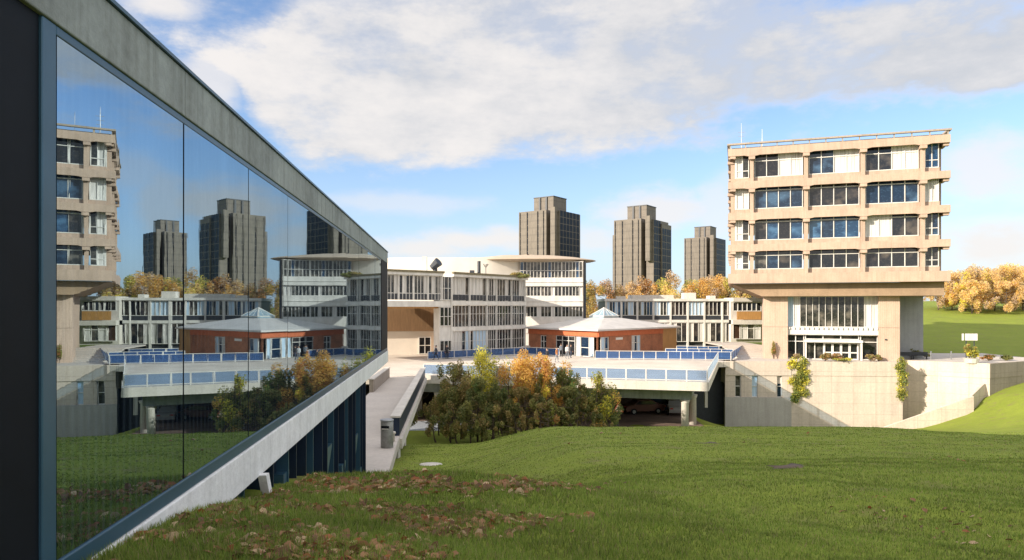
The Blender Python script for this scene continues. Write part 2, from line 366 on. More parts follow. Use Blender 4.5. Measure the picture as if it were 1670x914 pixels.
me.polygons.add(len(quads)); me.polygons.foreach_set('loop_start', np.arange(0, quads.size, 4)); me.polygons.foreach_set('use_smooth', [True]*len(quads))
me.update(); me.validate()
def lawnmat():
    m, t, b, o = newmat('grass_turf')
    n1 = nz(t, .35, detail=6, rough=.6); n2 = nz(t, 3.0, (1, .6, 1), 6, .7); n3 = nz(t, 11, (1, .7, 1), 7, .75); n4 = nz(t, 1.2, detail=5)
    c = ramp(t, n1, (.15, .195, .026), (.26, .315, .042), .35, .68)
    c = mixc(t, .5, c, ramp(t, n2, (.13, .16, .022), (.24, .285, .034), .3, .7))
    c = mixc(t, .45, c, ramp(t, n3, (.095, .125, .018), (.23, .28, .042), .3, .72))
    c = mixc(t, ramp(t, n4, (0, 0, 0), (.7, .7, .7), .54, .70), c, (.17, .145, .065))
    t.links.new(c, b.inputs['Base Color']); b.inputs['Roughness'].default_value = .9; b.inputs['Specular IOR Level'].default_value = .15
    bump(t, b, n3, .45, .04); return m
me.materials.append(lawnmat())
lawn = bpy.data.objects.new('lawn', me); col.objects.link(lawn); structure(lawn)
def gz(x, y):
    return float(hgt([x], [y])[0] + lumps([x], [y])[0])

# ------------------------------------------------------------ plaza deck, lower road, walkway
DK = -6.4
def pavemat(name, c, sc=.5, rot=0, c2=.9):
    m, t, b, o = newmat(name); cc = t.nodes.new('ShaderNodeTexCoord'); mp = t.nodes.new('ShaderNodeMapping'); mp.inputs['Rotation'].default_value = (0, 0, rot)
    t.links.new(cc.outputs['Object'], mp.inputs[0]); br = t.nodes.new('ShaderNodeTexBrick'); t.links.new(mp.outputs[0], br.inputs[0]); br.inputs['Scale'].default_value = sc
    br.inputs['Color1'].default_value = (*c, 1); br.inputs['Color2'].default_value = (*hexs(c, c2), 1); br.inputs['Mortar'].default_value = (*hexs(c, .55), 1); br.inputs['Mortar Size'].default_value = .02
    n = nz(t, .3, detail=7, rough=.7); n2 = nz(t, 4, detail=5)
    c3 = mixc(t, 1.0, br.outputs[0], ramp(t, n, (.72, .70, .68), (1.05, 1.05, 1.05), .35, .65), 'MULTIPLY')
    c3 = mixc(t, .3, c3, ramp(t, n2, hexs(c, .7), hexs(c, 1.1)))
    t.links.new(c3, b.inputs['Base Color']); b.inputs['Roughness'].default_value = .8; return m
deckm = pavemat('pale_paving_slabs', (.62, .56, .49), .8)
walkm = concrete('pale_walkway_concrete', (.50, .45, .40), .82, .0, .7)
herring = pavemat('blue_grey_block_paving', (.36, .40, .46), 1.6, R(35), .55)
FL = (-8.6, 64.2); FR = (16.6, 58.0); SR = (27.0, 80.0)
deck_poly = [(-60, 64.0), (-13.0, 62.5), FL, FR, (24.2, 80.4), (27.0, 81.2), (27.0, 120), (-60, 120)]
mb = MB(); mb.prism(deck_poly, DK-.62, DK); structure(mb.build('plaza', deckm))
mb = MB(); mb.prism([(-30, 61.3), (16, 54.5), (17.6, 60), (19, 83), (19, 104), (-30, 104)], -12.0, -10.985); structure(mb.build('road', plain('dusty_service_road', (.15, .10, .075), .9, 0, .4, .6)))
mb = MB(); mb.prism([(-11.5, 56.2), (-4.2, 53.0), (-3.0, 60.0), (-4.5, 66), (-11.5, 66)], -12.0, -10.96); structure(mb.build('paved_yard', herring))

# plaza edge slab (fascia) with downstand beams and columns: the deck's supporting structure
sup = thing('concrete_bridge_deck', 'long pale concrete deck edge and its round columns over the dark road', 'bridge', (0, 0, 0))
def strip(mb, A, B, z0, z1, th, proud=0.0, mi=0):
    A = Vector((A[0], A[1], 0)); B = Vector((B[0], B[1], 0)); d = (B-A).normalized(); n = Vector((d.y, -d.x, 0))
    P = [A+n*proud, B+n*proud, B+n*(proud-th), A+n*(proud-th)]
    mb.prism([(p.x, p.y) for p in P], z0, z1, mi)
mb = MB(); strip(mb, FL, FR, DK-.70, DK+.06, .30, .12); strip(mb, FR, (24.2, 80.4), DK-.70, DK+.06, .30, .12); mb.build('edge_beam', paleconc, sup)
mb = MB(); strip(mb, (-9, 66.2), (15.9, 60.3), DK-1.75, DK-.64, .5); strip(mb, (-9, 76), (19, 70), DK-1.6, DK-.64, .5); strip(mb, (15.9, 60.3), (22.3, 80), DK-1.5, DK-.64, .5)
each(mb, 'downstand_beam', greyconc, sup)
for i, (cx, cy) in enumerate([(15.35, 60.6), (4.5, 63.4), (-7.2, 66.4), (17.0, 64.2), (18.4, 70.2), (6.5, 73.2), (-5.5, 75.8), (-9.4, 69.0)]):
    mb = MB(); mb.lathe([(.34, -11.6), (.32, DK-2.1), (.36, DK-2.05), (.44, DK-1.76)], cx, cy, 20); mb.build('column', paleconc, sup, True)
mb = MB(); mb.box(-34, 30, 96, 96.5, -12, DK-.63); mb.box(-10.9, -10.5, 66, 96, -12, DK-.63); each(mb, 'sun_block_wall', retain2, sup)  # walls added to keep low sun out from under the deck
mb = MB(); mb.box(19, 27, 83.2, 83.6, -16, DK-.63); mb.build('gap_shade_wall', darkm, sup)  # dark wall added to stand for the shade in the gap
mb = MB(); mb.tube((8.6, 64.9, -10.99), (8.6, 64.9, DK-1.8), .09); mb.box(21.2, 21.5, 75.0, 75.3, -11, DK-.63); each(mb, 'drain_pipe', paleconc, sup)

def railing(label, A, B, z, h=1.05, step=1.7, pm=panelglass, cat='railing', group='glass panelled railings round the plaza', kerb=0.0, rail=white, zB=None):
    A = Vector((*A, z)); B = Vector((*B, z if zB is None else zB)); L = (B-A).length; n = max(2, round(L/step)); d = (B-A)/n
    ang = math.atan2(d.y, d.x); Lh = math.hypot(B.x-A.x, B.y-A.y); rise = B.z-A.z
    t = thing('railing', label, cat, tuple(A), ang, group)
    def bar(mb, z0, z1, y0, y1, x0=0, x1=None):
        x1 = Lh if x1 is None else x1
        k = rise/Lh
        mb.add([(x0, y0, z0+k*x0), (x1, y0, z0+k*x1), (x1, y1, z0+k*x1), (x0, y1, z0+k*x0), (x0, y0, z1+k*x0), (x1, y0, z1+k*x1), (x1, y1, z1+k*x1), (x0, y1, z1+k*x0)],
               [(0,3,2,1),(4,5,6,7),(0,1,5,4),(1,2,6,5),(2,3,7,6),(3,0,4,7)])
    mb = MB(); bar(mb, h-.055, h, -.035, .035); mb.build('top_rail', rail, t)
    mb = MB(); bar(mb, .10, .15, -.03, .03); mb.build('bottom_rail', rail, t)
    for i in range(n+1):
        x = Lh*i/n; mb = MB(); mb.box(x-.035, x+.035, -.038, .038, rise*i/n-.02, rise*i/n+h-.071); mb.build('post', rail, t)
    for i in range(n):
        mb = MB(); bar(mb, .16, h-.09, -.012, .012, Lh*i/n+.06, Lh*(i+1)/n-.06); mb.build('panel', pm, t)
    return t
def vx(p): return p
railing('white railing with bluish glass panels along the front edge of the plaza, above the trees', (FL[0]+.3, FL[1]-.07), FR, DK+.06, 1.08, 1.7, panelglass2)
railing('white railing with glass panels on the short right side edge of the plaza deck', (16.75, 58.5), (24.0, 79.6), DK+.06, 1.08, 1.8, panelglass2)
railing('white railing with deep blue panels in front of the brick pavilion, right of its doors', (10.3, 84.6), (26.4, 82.4), DK, 1.08, 1.5)
railing('white railing behind the bush tops, in front of the glazed ground floor', (-10.3, 83.6), (1.8, 92.6), DK, 1.05, 1.9)
railing('short white railing left of the pavilion doors, against the brick wall', (1.9, 93.0), (6.2, 89.4), DK, 1.05, 1.9)
railing('white railing with blue panels, farthest of the sunken stair, beside the pavilion end', (22.9, 95.0), (31.2, 93.2), DK, 1.1, 1.5)
railing('white railing with blue panels midway down beside the sunken stair', (20.0, 89.0), (28.3, 87.4), DK, 1.1, 1.5)
railing('sloping white handrail beside the broad concrete steps', (26.6, 82.6), (31.4, 93.2), DK, 1.1, 1.9, zB=DK+.2)

# stepped walkway beside the glass building
wk = thing('footbridge', 'pale concrete walkway from the dark clad wall to the plaza, bin at its edge', 'footbridge', (0, 0, 0))
def wY(x0, Y, Yr): return x0-.0926*(Y-Yr)
def wz(Y): return -5.45-.0235*(Y-22)
pts = []
for Y in (17.4, 22, 28, 30, 63.5): pts.append((Y, (-3.62, -4.02, -4.72, -4.93, -8.05)[[17.4, 22, 28, 30, 63.5].index(Y)]))
mb = MB()
for (Ya, Xa), (Yb, Xb) in zip(pts, pts[1:]):
    la, lb = wY(-7.7, Ya, 22), wY(-7.7, Yb, 22)
    mb.prism([(la, Ya), (Xa, Ya), (Xb, Yb), (lb, Yb)], [wz(Ya)-.4, wz(Ya)-.4, wz(Yb)-.4, wz(Yb)-.4], [wz(Ya), wz(Ya), wz(Yb), wz(Yb)])
mb.build('deck', walkm, wk)
def par(name, mat, Xa, Ya, Xb, Yb, w, lo, hi, m2=None):
    mb = MB(); mb.prism([(Xa-w, Ya), (Xa, Ya), (Xb, Yb), (Xb-w, Yb)], [wz(Ya)+lo]*2+[wz(Yb)+lo]*2, [wz(Ya)+hi]*2+[wz(Yb)+hi]*2); return mb.build(name, mat, wk)
par('parapet', navy, -4.95, 30.0, -8.07, 63.4, .34, -.10, .80)
par('parapet_coping', paleconc, -4.90, 29.93, -8.02, 63.45, .44, .803, .88)
par('edge_beam', paleconc, -4.80, 29.9, -7.92, 63.45, .14, -.55, -.104)
par('low_wall', retain2, -9.95, 49.0, -11.2, 62.5, .3, 0, .9)
par('low_wall_coping', paleconc, -9.90, 48.95, -11.15, 62.55, .4, .903, .98)
mb = MB(); mb.box(-5.35, -5.05, 30.3, 30.9, -11, wz(30)-.42); mb.box(-7.3, -6.9, 44, 44.5, -12, wz(44)-.42); each(mb, 'pier', paleconc, wk)
mb = MB(); mb.lathe([(.075, 0), (.07, .3), (.11, .32), (.11, .40), (.06, .42)], -4.98, 28.6, 12); o = mb.build('ground_lamp', paleconc, None, True)
o.location = (0, 0, wz(28.6)); tag(o, 'small pale stub bollard beside the litter bin at the walkway edge', 'bollard')

# litter bin
bt = thing('litter_bin', 'tall grey steel litter bin on the walkway beside the dark parapet', 'bin', (-4.98, 27.2, wz(27.2)), R(-6))
mb = MB(); mb.lathe([(.235, .0), (.25, .02), (.25, 1.04), (.235, 1.06)], n=24); mb.build('body', binm, bt, True)
mb = MB(); mb.lathe([(.262, 1.062), (.266, 1.08), (.262, 1.12), (.20, 1.135)], n=24); mb.build('lid', greym, bt, True)
mb = MB(); mb.box(-.16, .16, -.268, -.246, .80, .90); mb.build('slot', blackm, bt)
mb = MB(); mb.box(-.13, .13, -.276, -.2685, .765, .795); mb.build('slot_rim', white, bt)

# ------------------------------------------------------------ glass-fronted lecture building (left foreground)
D = 1.9; TH = math.atan(-103/1113)
u = Vector((math.sin(TH), math.cos(TH), 0)); nrm = Vector((math.cos(TH), -math.sin(TH), 0))
P0 = -nrm*D
gb = thing('glass_fronted_building', 'long low building at left with mirror glass panes between weathered concrete beams', 'building', (P0.x, P0.y, 0), math.atan2(u.y, u.x))
S0 = 3.50; PW = 1.6; SE = 21.4
for k in range(10):        # panes (local x forward, y into the building)
    a = S0+k*PW+.012; b = S0+(k+1)*PW-.012
    mb = MB(); tl = random.uniform(-.0026, .0026); tz = random.uniform(-.003, .003)
    mb.add([(a, -tl, -1.232), (b, tl, -1.232), (b, tl+tz, 1.32), (a, -tl+tz, 1.32), (a, .03, -1.232), (b, .03, -1.232), (b, .03, 1.32), (a, .03, 1.32)],
           [(0,1,2,3),(7,6,5,4),(0,4,5,1),(2,6,7,3),(1,5,6,2),(3,7,4,0)])
    mb.build('window', mirror, gb)
    if k:
        mb = MB(); mb.box(a-.022, a-.004, .004, .05, -1.232, 1.32); mb.build('pane_joint', blackm, gb)
mb = MB(); mb.box(3.385, S0, -.006, .14, -1.33, 1.37); mb.build('side_frame', frameblue, gb, bevel=.006)
mb = MB(); mb.box(S0+.001, 19.5, -.005, .12, 1.322, 1.37); mb.build('top_frame', frameblue, gb, bevel=.006)
mb = MB(); mb.box(S0+.001, SE, -.012, .12, -1.33, -1.234); mb.build('sill', frameblue, gb, bevel=.008)
mb = MB(); mb.box(19.5, SE, -.01, .5, -1.232, 1.37); mb.build('end_post', blackm, gb)
J = [-.6]+[S0+k*PW for k in range(1, 11)]+[SE]
J = [-3.0, .26, 1.86]+J[1:]
for a, b in zip(J, J[1:]):
    mb = MB(); mb.box(a+.003, b-.003, -.016, .35, 1.372, 1.70); mb.build('fascia_panel', greyconc, gb, bevel=.008)
mb = MB(); mb.box(-3.0, SE+.02, -.035, .5, 1.702, 1.725); mb.build('coping', frameblue, gb)
for a, b in zip([-3.0, 3.46, 6.66, 9.86, 13.06, 16.26], [3.46, 6.66, 9.86, 13.06, 16.26, SE]):
    mb = MB(); mb.box(a+.003, b-.003, -.03, .4, -1.675, -1.332); mb.build('lower_beam', greyconc_dirt, gb, bevel=.01)
mb = MB(); mb.box(-3.0, 3.383, .01, .3, -1.33, 1.37); mb.build('dark_wall_panel', blackm, gb)
mb = MB(); mb.box(6.2, 17.15, .25, .5, -7.5, -1.68); mb.build('clad_wall', navy, gb)
mb = MB(); mb.box(16.95, 17.15, .252, 6, -7.5, -1.68); mb.build('end_wall', navy, gb)
x = 6.9; i = 0
while x < 17.0:
    mb = MB(); mb.box(x, x+.03, .10, .248, -7.0, -1.68); mb.build('fin', navy if i % 3 else frameblue, gb); x += (.62, .5, .75, .44)[i % 4]; i += 1
for x, z, w in [(7.6, -2.20, .40), (8.6, -2.05, .30), (10.0, -2.55, .45), (11.6, -2.35, .50), (9.1, -2.9, .4), (13.2, -3.0, .5), (12.3, -3.4, .5), (15.0, -2.8, .5), (15.7, -3.7, .5)]:
    mb = MB(); mb.xz([(x, z), (x+w, z), (x+w, z-.05), (x+.1, z-.42), (x, z-.42)], .12, .245); mb.build('window_hood', plain('slate_blue_panel', (.10, .15, .21), .45, 0, .2) if i == 0 else frameblue, gb)
# strut under the beam and the roof
mb = MB(); mb.xz([(6.95, -1.66), (7.06, -1.66), (7.42, -2.3), (7.31, -2.3)], -.10, -.02); mb.build('strut', greyconc_dirt, gb)
mb = MB(); mb.box(-3.0, SE, .5, 14, 1.45, 1.69); mb.box(-3, SE, .55, 14, -1.6, -1.3); mb.build('roof', greyconc, gb)
mb = MB(); mb.box(SE-.3, SE, .5, 14, -1.3, 1.45); mb.build('rear_end_wall', blackm, gb)
mb = MB(); mb.box(-3.0, -2.7, .3, 14, -1.3, 1.45); mb.build('near_end_wall', blackm, gb)
# out-of-view block added only to cast shade on the slope and walkway
hb = thing('shade_caster', 'unseen tall block added behind the low building to cast shade', 'building', (-27, -6, 0), 0)
mb = MB(); mb.box(-9, 0, -60, 36, -14, 18); mb.box(-9, 0, 36.002, 53, -14, 6.8); mb.build('wall', retain2, hb)
mb = MB(); mb.box(-9.3, .3, -60.3, 36.3, 18.002, 18.5); mb.box(-9.3, .3, 36.4, 53.3, 6.802, 7.2); mb.build('roof', greyconc, hb)

# ------------------------------------------------------------ window helper (facade: local x along, y inward)
def window(parent, T, x0, x1, z0, z1, y, ncol, rows=(), mw=.05, pm=panebl, special=None, fm=white, depth=.10, edge=True):
    """one window: frame mesh, with its panes (and curtains / blinds) one level down"""
    fr = MB(T); xs = [x0+(x1-x0)*i/ncol for i in range(ncol+1)]
    for i, x in enumerate(xs):
        fr.box(x-mw/2, x+mw/2, y-depth, y+.02, z0, z1)
    for r in list(rows)+([0, 1] if edge else []):
        z = z0+(z1-z0)*r; z = min(max(z, z0+mw/2), z1-mw/2)
        for i in range(ncol): fr.box(xs[i]+mw/2, xs[i+1]-mw/2, y-depth*.8, y+.02, z-mw/2, z+mw/2)
    f = fr.build('window', fm, parent)
    cells = {}; last = None; run = 0
    for i in range(ncol):
        k = (special or {}).get(i, None)
        key = k if k is not None else 'p'
        if key != last: run += 1
        last = key
        cells.setdefault((key, run), MB(T)).box(xs[i]+mw/2, xs[i+1]-mw/2, y+(.021 if key == 'p' else .0), y+.06, z0, z1)
    nm = {'p': ('pane', pm), 'c': ('curtain', curtain), 'b': ('blind', bluecurt), 'w': ('wood_panel', wood), 'm': ('pane', panemix), 'd': ('pane', panedk), 'B': ('pane', panebl2)}
    for (k, _r), m in cells.items():
        m.build(nm[k][0], nm[k][1], f)
    return f

# ------------------------------------------------------------ right-hand block on piers
OB = (26.9, 85.0); RB = math.atan2(-.311, .950); W = 24.1
ob = thing('office_block', 'large beige concrete block of four glazed storeys raised on piers, right of the scene', 'building', (OB[0], OB[1], 0), RB)
colx = [2.8, 9.0, 15.2, 21.4]
bands = [(3.0, 4.2), (6.95, 7.8), (10.85, 11.7), (14.75, 15.6), (18.8, 19.7)]
Tf = lambda x, y, z: (x, y, z)
Tl = lambda x, y, z: (y, W-x, z)
Tr = lambda x, y, z: (W-y, x, z)
for bi, (z0, z1) in enumerate(bands):
    mb = MB()
    mb.box(.26, W-.26, .26, W-.26, z1-.45, z1-.06)
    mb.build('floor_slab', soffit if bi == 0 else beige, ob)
    for T in (Tf, Tl, Tr):
        mb = MB(T)
        # front band whose lower edge thickens towards each column
        lo = [(0, z0)]
        if bi > 0:
            for c in colx: lo += [(c-.9, z0), (c-.42, z0-.10), (c+.42, z0-.10), (c+.9, z0)]
        lo += [(W, z0)]
        pts2 = [(0 if T is Tf else .0, z1)]
        a0, a1 = (0, W) if T is Tf else (0, W-.26) if T is Tl else (.26, W)
        lo = [(min(max(x, a0), a1), z) for x, z in lo]
        for (xa, za), (xb, zb) in zip(lo, lo[1:]):
            mb.xz([(xa, za), (xb, zb), (xb, z1), (xa, z1)], 0, .25)
        mb.build('edge_band', beige, ob)
        if T is Tr: continue
        mb = MB(T)
        if bi > 0:
            for c in colx: mb.box(c-.36, c+.36, -.08, .9, z0-.5, z0-.142)
            for c in (.35, W-.35): mb.box(c-.3, c+.3, .26, .9, z0-.3, z0)
        else:
            mb.box(.5, W-.5, .26, .5, z0+.1, z1-.46)
        each(mb, 'corbel', beige, ob)
for T, nm in ((Tf, 'f'), (Tl, 'l'), (Tr, 'r')):
    for fl in range(4):
        zb = bands[fl][1]; zt = bands[fl+1][0]
        mb = MB(T); 
        for a, b in zip([.9]+[c+.22 for c in colx], [c-.22 for c in colx]+[W-.9]): mb.box(a, b, .82, 1.02, zb-.05, zb+.55)
        each(mb, 'spandrel', beige, ob)
        mb = MB(T)
        for c in colx: mb.box(c-.21, c+.21, .30, 1.2, zb-.05, zt+.0)
        each(mb, 'column', beige, ob)
        if nm == 'r': 
            mb = MB(T); mb.box(1.2, W-1.2, 1.2, 1.3, zb, zt+.3); mb.build('pane', panebl, ob); continue
        spec = {3: [{0:'c', 1:'m'}, {2:'c', 3:'c'}, {2:'c', 3:'c'}, {2:'c', 3:'c'}, {1:'B', 0:'B'}],
                2: [{0:'c', 1:'c'}, {}, {1:'d'}, {}, {0:'c', 1:'c'}],
                1: [{0:'c', 1:'m'}, {1:'B', 3:'B'}, {0:'B', 2:'B', 3:'B'}, {0:'c', 1:'c'}, {0:'m'}],
                0: [{0:'c', 1:'m'}, {0:'m', 2:'d'}, {0:'d', 3:'d'}, {0:'d', 1:'d', 2:'d', 3:'d'}, {0:'m', 1:'d'}]}[fl]
        if nm == 'l': spec = [{0:'m'}, {1:'c', 2:'c'}, {0:'d', 1:'d'}, {3:'m', 0:'m'}, {1:'c' if fl in (2,) else 'm'}]
        edges = [0.95]+colx+[W-.95]
        for bi in range(5):
            a = edges[bi]+(.05 if bi == 0 else .36); b = edges[bi+1]-(.05 if bi == 4 else .36)
            nc = 2 if bi in (0, 4) else 4
            window(ob, T, a, b, zb+.555, zt+.30, .92, nc, (.30,) if bi in (0, 4) and fl != 2 else ((.80,) if fl in (1, 2) else (.68,)), .085, panebl if (fl+bi) % 2 else panedk, spec[bi])
# white light shelves / ceiling lamps glimpsed, roof edge rail
mb = MB(); mb.box(-.1, W+.1, -.15, .25, 20.16, 20.36); mb.box(-.1, .25, .25, W, 20.16, 20.36); mb.box(W-.25, W+.1, .25, W, 20.16, 20.36); mb.build('roof_rail', retain2, ob)
mb = MB(); mb.box(.2, W-.2, .5, W-.5, 19.702, 19.90); mb.box(3, 21, 3, 21, 19.902, 20.14); mb.build('roof', paleconc, ob)
mb = MB()
for i in range(14): x = .2+i*(W-.5)/13; mb.box(x, x+.12, .0, .2, 19.705, 20.158); mb.box(0, .2, 1+x*.9, 1.1+x*.9, 19.705, 20.158)
each(mb, 'rail_post', retain2, ob)
for x, y, z, r in ((1.6, 3, 23.6, .045), (4.1, 3.2, 22.7, .06)):
    mb = MB(); mb.tube((x, y, 19.8), (x, y, z), r, r*.4, 6); 
    if x < 2: 
        for k in range(3): mb.box(x-.4, x+.4, y-.02, y+.02, 21.4+k*.5, 21.44+k*.5)
    mb.build('antenna', greym, ob)
# transfer beam: inverted, tapering on the left
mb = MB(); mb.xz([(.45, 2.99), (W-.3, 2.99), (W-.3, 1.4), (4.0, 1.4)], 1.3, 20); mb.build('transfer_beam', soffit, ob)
PF = 2.5
for x0, x1 in ((4.23, 7.1), (17.24, 19.5)):
    for z0, z1 in ((-6.45, -2.43), (-2.41, 1.399)):
        mb = MB(); mb.box(x0, x1, PF, PF+3.6, z0, z1); mb.build('pier', beige_b, ob, bevel=.02)
mb = MB(); mb.box(4.6, 5.4, PF+3.6, 18, -6.45, 1.399); mb.build('side_wall', beige_b, ob)
mb = MB(); mb.box(19.3, 23.2, 8.0, 8.4, -6.45, 1.399); mb.box(22.8, 23.2, 8.4, 20, -6.45, 1.399); each(mb, 'core_wall', concrete('blue_grey_concrete', (.34, .36, .38), .75, .4), ob)
window(ob, Tf, 7.1, 17.24, -2.4, 1.39, PF+.7, 14, (), .06, panemix, {0:'b', 1:'c', 13:'c', 12:'c'}, depth=.10)
mb = MB(); mb.box(7.1, 17.24, PF+.3, PF+1.1, -3.35, -2.42); mb.build('white_spandrel', white, ob)
mb = MB()
for i in range(19): x = 7.25+i*.545; mb.box(x, x+.1, PF+.1, PF+.298, -2.7, -2.42)
each(mb, 'rafter_end', white, ob)
window(ob, Tf, 7.1, 9.0, -6.4, -3.36, PF+1.0, 2, (.72,), .09, panedk, depth=.2)
window(ob, Tf, 15.4, 17.24, -6.4, -3.36, PF+1.0, 1, (.72,), .09, panedk, depth=.2)
window(ob, Tf, 9.2, 15.2, -3.95, -3.36, PF+1.0, 3, (), .09, panedk, depth=.2)
window(ob, Tf, 9.2, 11.2, -6.4, -4.25, PF+.4, 2, (), .10, panemix, depth=.2)
for i, x in enumerate((11.3, 12.25, 13.2, 14.15)):
    f = window(ob, Tf, x, x+.85, -6.38, -4.3, PF+.4, 1, (.42,), .14, panedk, depth=.2); f.name = 'door'
mb = MB(); mb.box(8.95, 15.45, PF-.6, PF+1.2, -4.24, -3.97); mb.box(9.0, 9.2, PF-.5, PF-.3, -6.4, -4.25); mb.box(15.2, 15.4, PF-.5, PF-.3, -6.4, -4.25); mb.box(14.98+.1, 15.38, PF+.5, PF+.9, -6.4, -4.3)
mb.build('porch', white, ob)
mb = MB(); mb.box(17.9, 18.1, PF-.12, PF-.01, -3.9, -3.75); mb.build('lamp', darkm, ob)
mb = MB(); mb.box(4.4, 19.4, PF+2.5, PF+2.8, -6.4, 1.39); mb.build('inner_wall', darkm, ob)

# ------------------------------------------------------------ podium and retaining walls on the right
pod = thing('podium', 'pale concrete retaining wall and terrace under the beige block, with slot windows', 'retaining wall', (0, 0, 0))
w0, w1, w2, w3, w4, w5 = (25.3, 81.0), (32.9, 80.5), (45.5, 79.5), (47.0, 82.4), (54.1, 77.3), (66.0, 83.5)
mb = MB(); mb.prism([(25.45, 81.3), (33, 80.75), (45.3, 79.8), (46.8, 82.7), (54.0, 77.65), (66, 83.9), (66, 96), (25.45, 96)], -9.0, -6.40); mb.build('terrace', walkm, pod)
mb = MB(); strip(mb, w0, w1, -8.02, -6.34, .35, .10); mb.build('wall', retain, pod)
# slot-window wall: pieces left, between and right of the slots
def seg_local(A, B):
    A = Vector(A); B = Vector(B); d = (B-A); L = d.length; d.normalize(); n = Vector((-d.y, d.x))
    return (lambda x, y, z: (A.x+d.x*x+n.x*y, A.y+d.y*x+n.y*y, z)), L
T1, L1 = seg_local(w0, w1)
slots = [(1.15, 1.85), (3.1, 3.8), (6.0, 6.6)]
mb = MB(T1); xs = [0]+[v for s_ in slots for v in s_]+[L1]
for a, b in zip(xs[::2], xs[1::2]): mb.box(a, b, 0, .4, -10.6, -8.025)
mb.build('wall', retain, pod)
for k, (a, b) in enumerate(slots):
    f = window(pod, T1, a+.04, b-.04, -10.6, -8.03, .25, 1, (.5,), .07, panebl if k == 2 else panemix, {0: 'b'} if k == 1 else ({0: 'm'} if k == 0 else {}))
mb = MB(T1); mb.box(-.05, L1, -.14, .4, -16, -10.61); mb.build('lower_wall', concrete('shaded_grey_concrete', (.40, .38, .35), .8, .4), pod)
for A, B in ((w1, w2), (w2, w3), (w3, w4), (w4, w5)):
    m_ = retain2 if A is w4 else retain  # last wall faces away from the sun: its shade is a darker concrete
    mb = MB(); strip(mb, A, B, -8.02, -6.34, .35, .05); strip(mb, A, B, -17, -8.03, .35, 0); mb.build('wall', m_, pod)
mb = MB(); mb.prism([(40.2, 76.6), (50.8, 75.4), (50.8, 75.1), (40.2, 76.3)], -17, [-13.9, -9.75, -9.75, -13.9]); mb.prism([(50.5, 75.45), (50.8, 75.4), (53.6, 77.4), (53.3, 77.5)], -17, [-9.75, -9.75, -8.6, -8.6]); o = mb.build('ramp_wall', retain)
tag(o, 'low ramp wall with sloping top where the sunlit grass meets the terrace wall', 'wall')

def leafcloud(centers, radii, n, size, mats, name, parent, flat=0.0, weights=None, drop=None):
    """many small leaf quads scattered in ellipsoidal clumps"""
    centers = np.array(centers); radii = np.array(radii); K = len(centers)
    w = np.prod(radii, 1)**.75; w /= w.sum()
    k = rng.choice(K, n, p=w)
    d = rng.normal(size=(n, 3)); d /= np.linalg.norm(d, axis=1)[:, None]
    r = rng.random(n)**.42
    c = centers[k]+d*radii[k]*r[:, None]
    a = rng.normal(size=(n, 3)); a /= np.linalg.norm(a, axis=1)[:, None]
    b = np.cross(a, rng.normal(size=(n, 3))); b /= np.linalg.norm(b, axis=1)[:, None]
    s = size*(.6+.8*rng.random(n))[:, None]
    v = np.stack([c-a*s, c+b*s*.5, c+a*s, c-b*s*.5], 1).reshape(-1, 3)
    me = bpy.data.meshes.new(name); me.vertices.add(4*n); me.vertices.foreach_set('co', v.ravel())
    me.loops.add(4*n); me.loops.foreach_set('vertex_index', np.arange(4*n, dtype=np.int32))
    me.polygons.add(n); me.polygons.foreach_set('loop_start', np.arange(0, 4*n, 4))
    for m in mats: me.materials.append(m)
    p = weights or [1/len(mats)]*len(mats)
    ck = rng.choice(len(mats), K, p=p)                         # each clump leans to one tone
    mi = np.where(rng.random(n) < .6, ck[k], rng.choice(len(mats), n, p=p))
    me.polygons.foreach_set('material_index', mi.astype(np.int32)); me.update(); me.validate()
    o = bpy.data.objects.new(name, me); col.objects.link(o)
    if parent: o.parent = parent
    return o
L_olive = leafmat('olive_leaf', (.25, .245, .065)); L_dark = leafmat('dark_leaf', (.14, .16, .045)); L_orange = leafmat('orange_leaf', (.72, .45, .12), .55)
L_yellow = leafmat('yellow_leaf', (.82, .74, .10), .55); L_brown = leafmat('brown_leaf', (.34, .25, .09)); L_yg = leafmat('yellow_green_leaf', (.36, .38, .08), .5)
L_pale = leafmat('pale_orange_leaf', (.82, .60, .27), .55); L_rust = leafmat('rust_leaf', (.45, .21, .07), .4); L_twig = leafmat('bare_twig', (.40, .29, .20), .2); L_green = leafmat('mid_green_leaf', (.13, .20, .05))

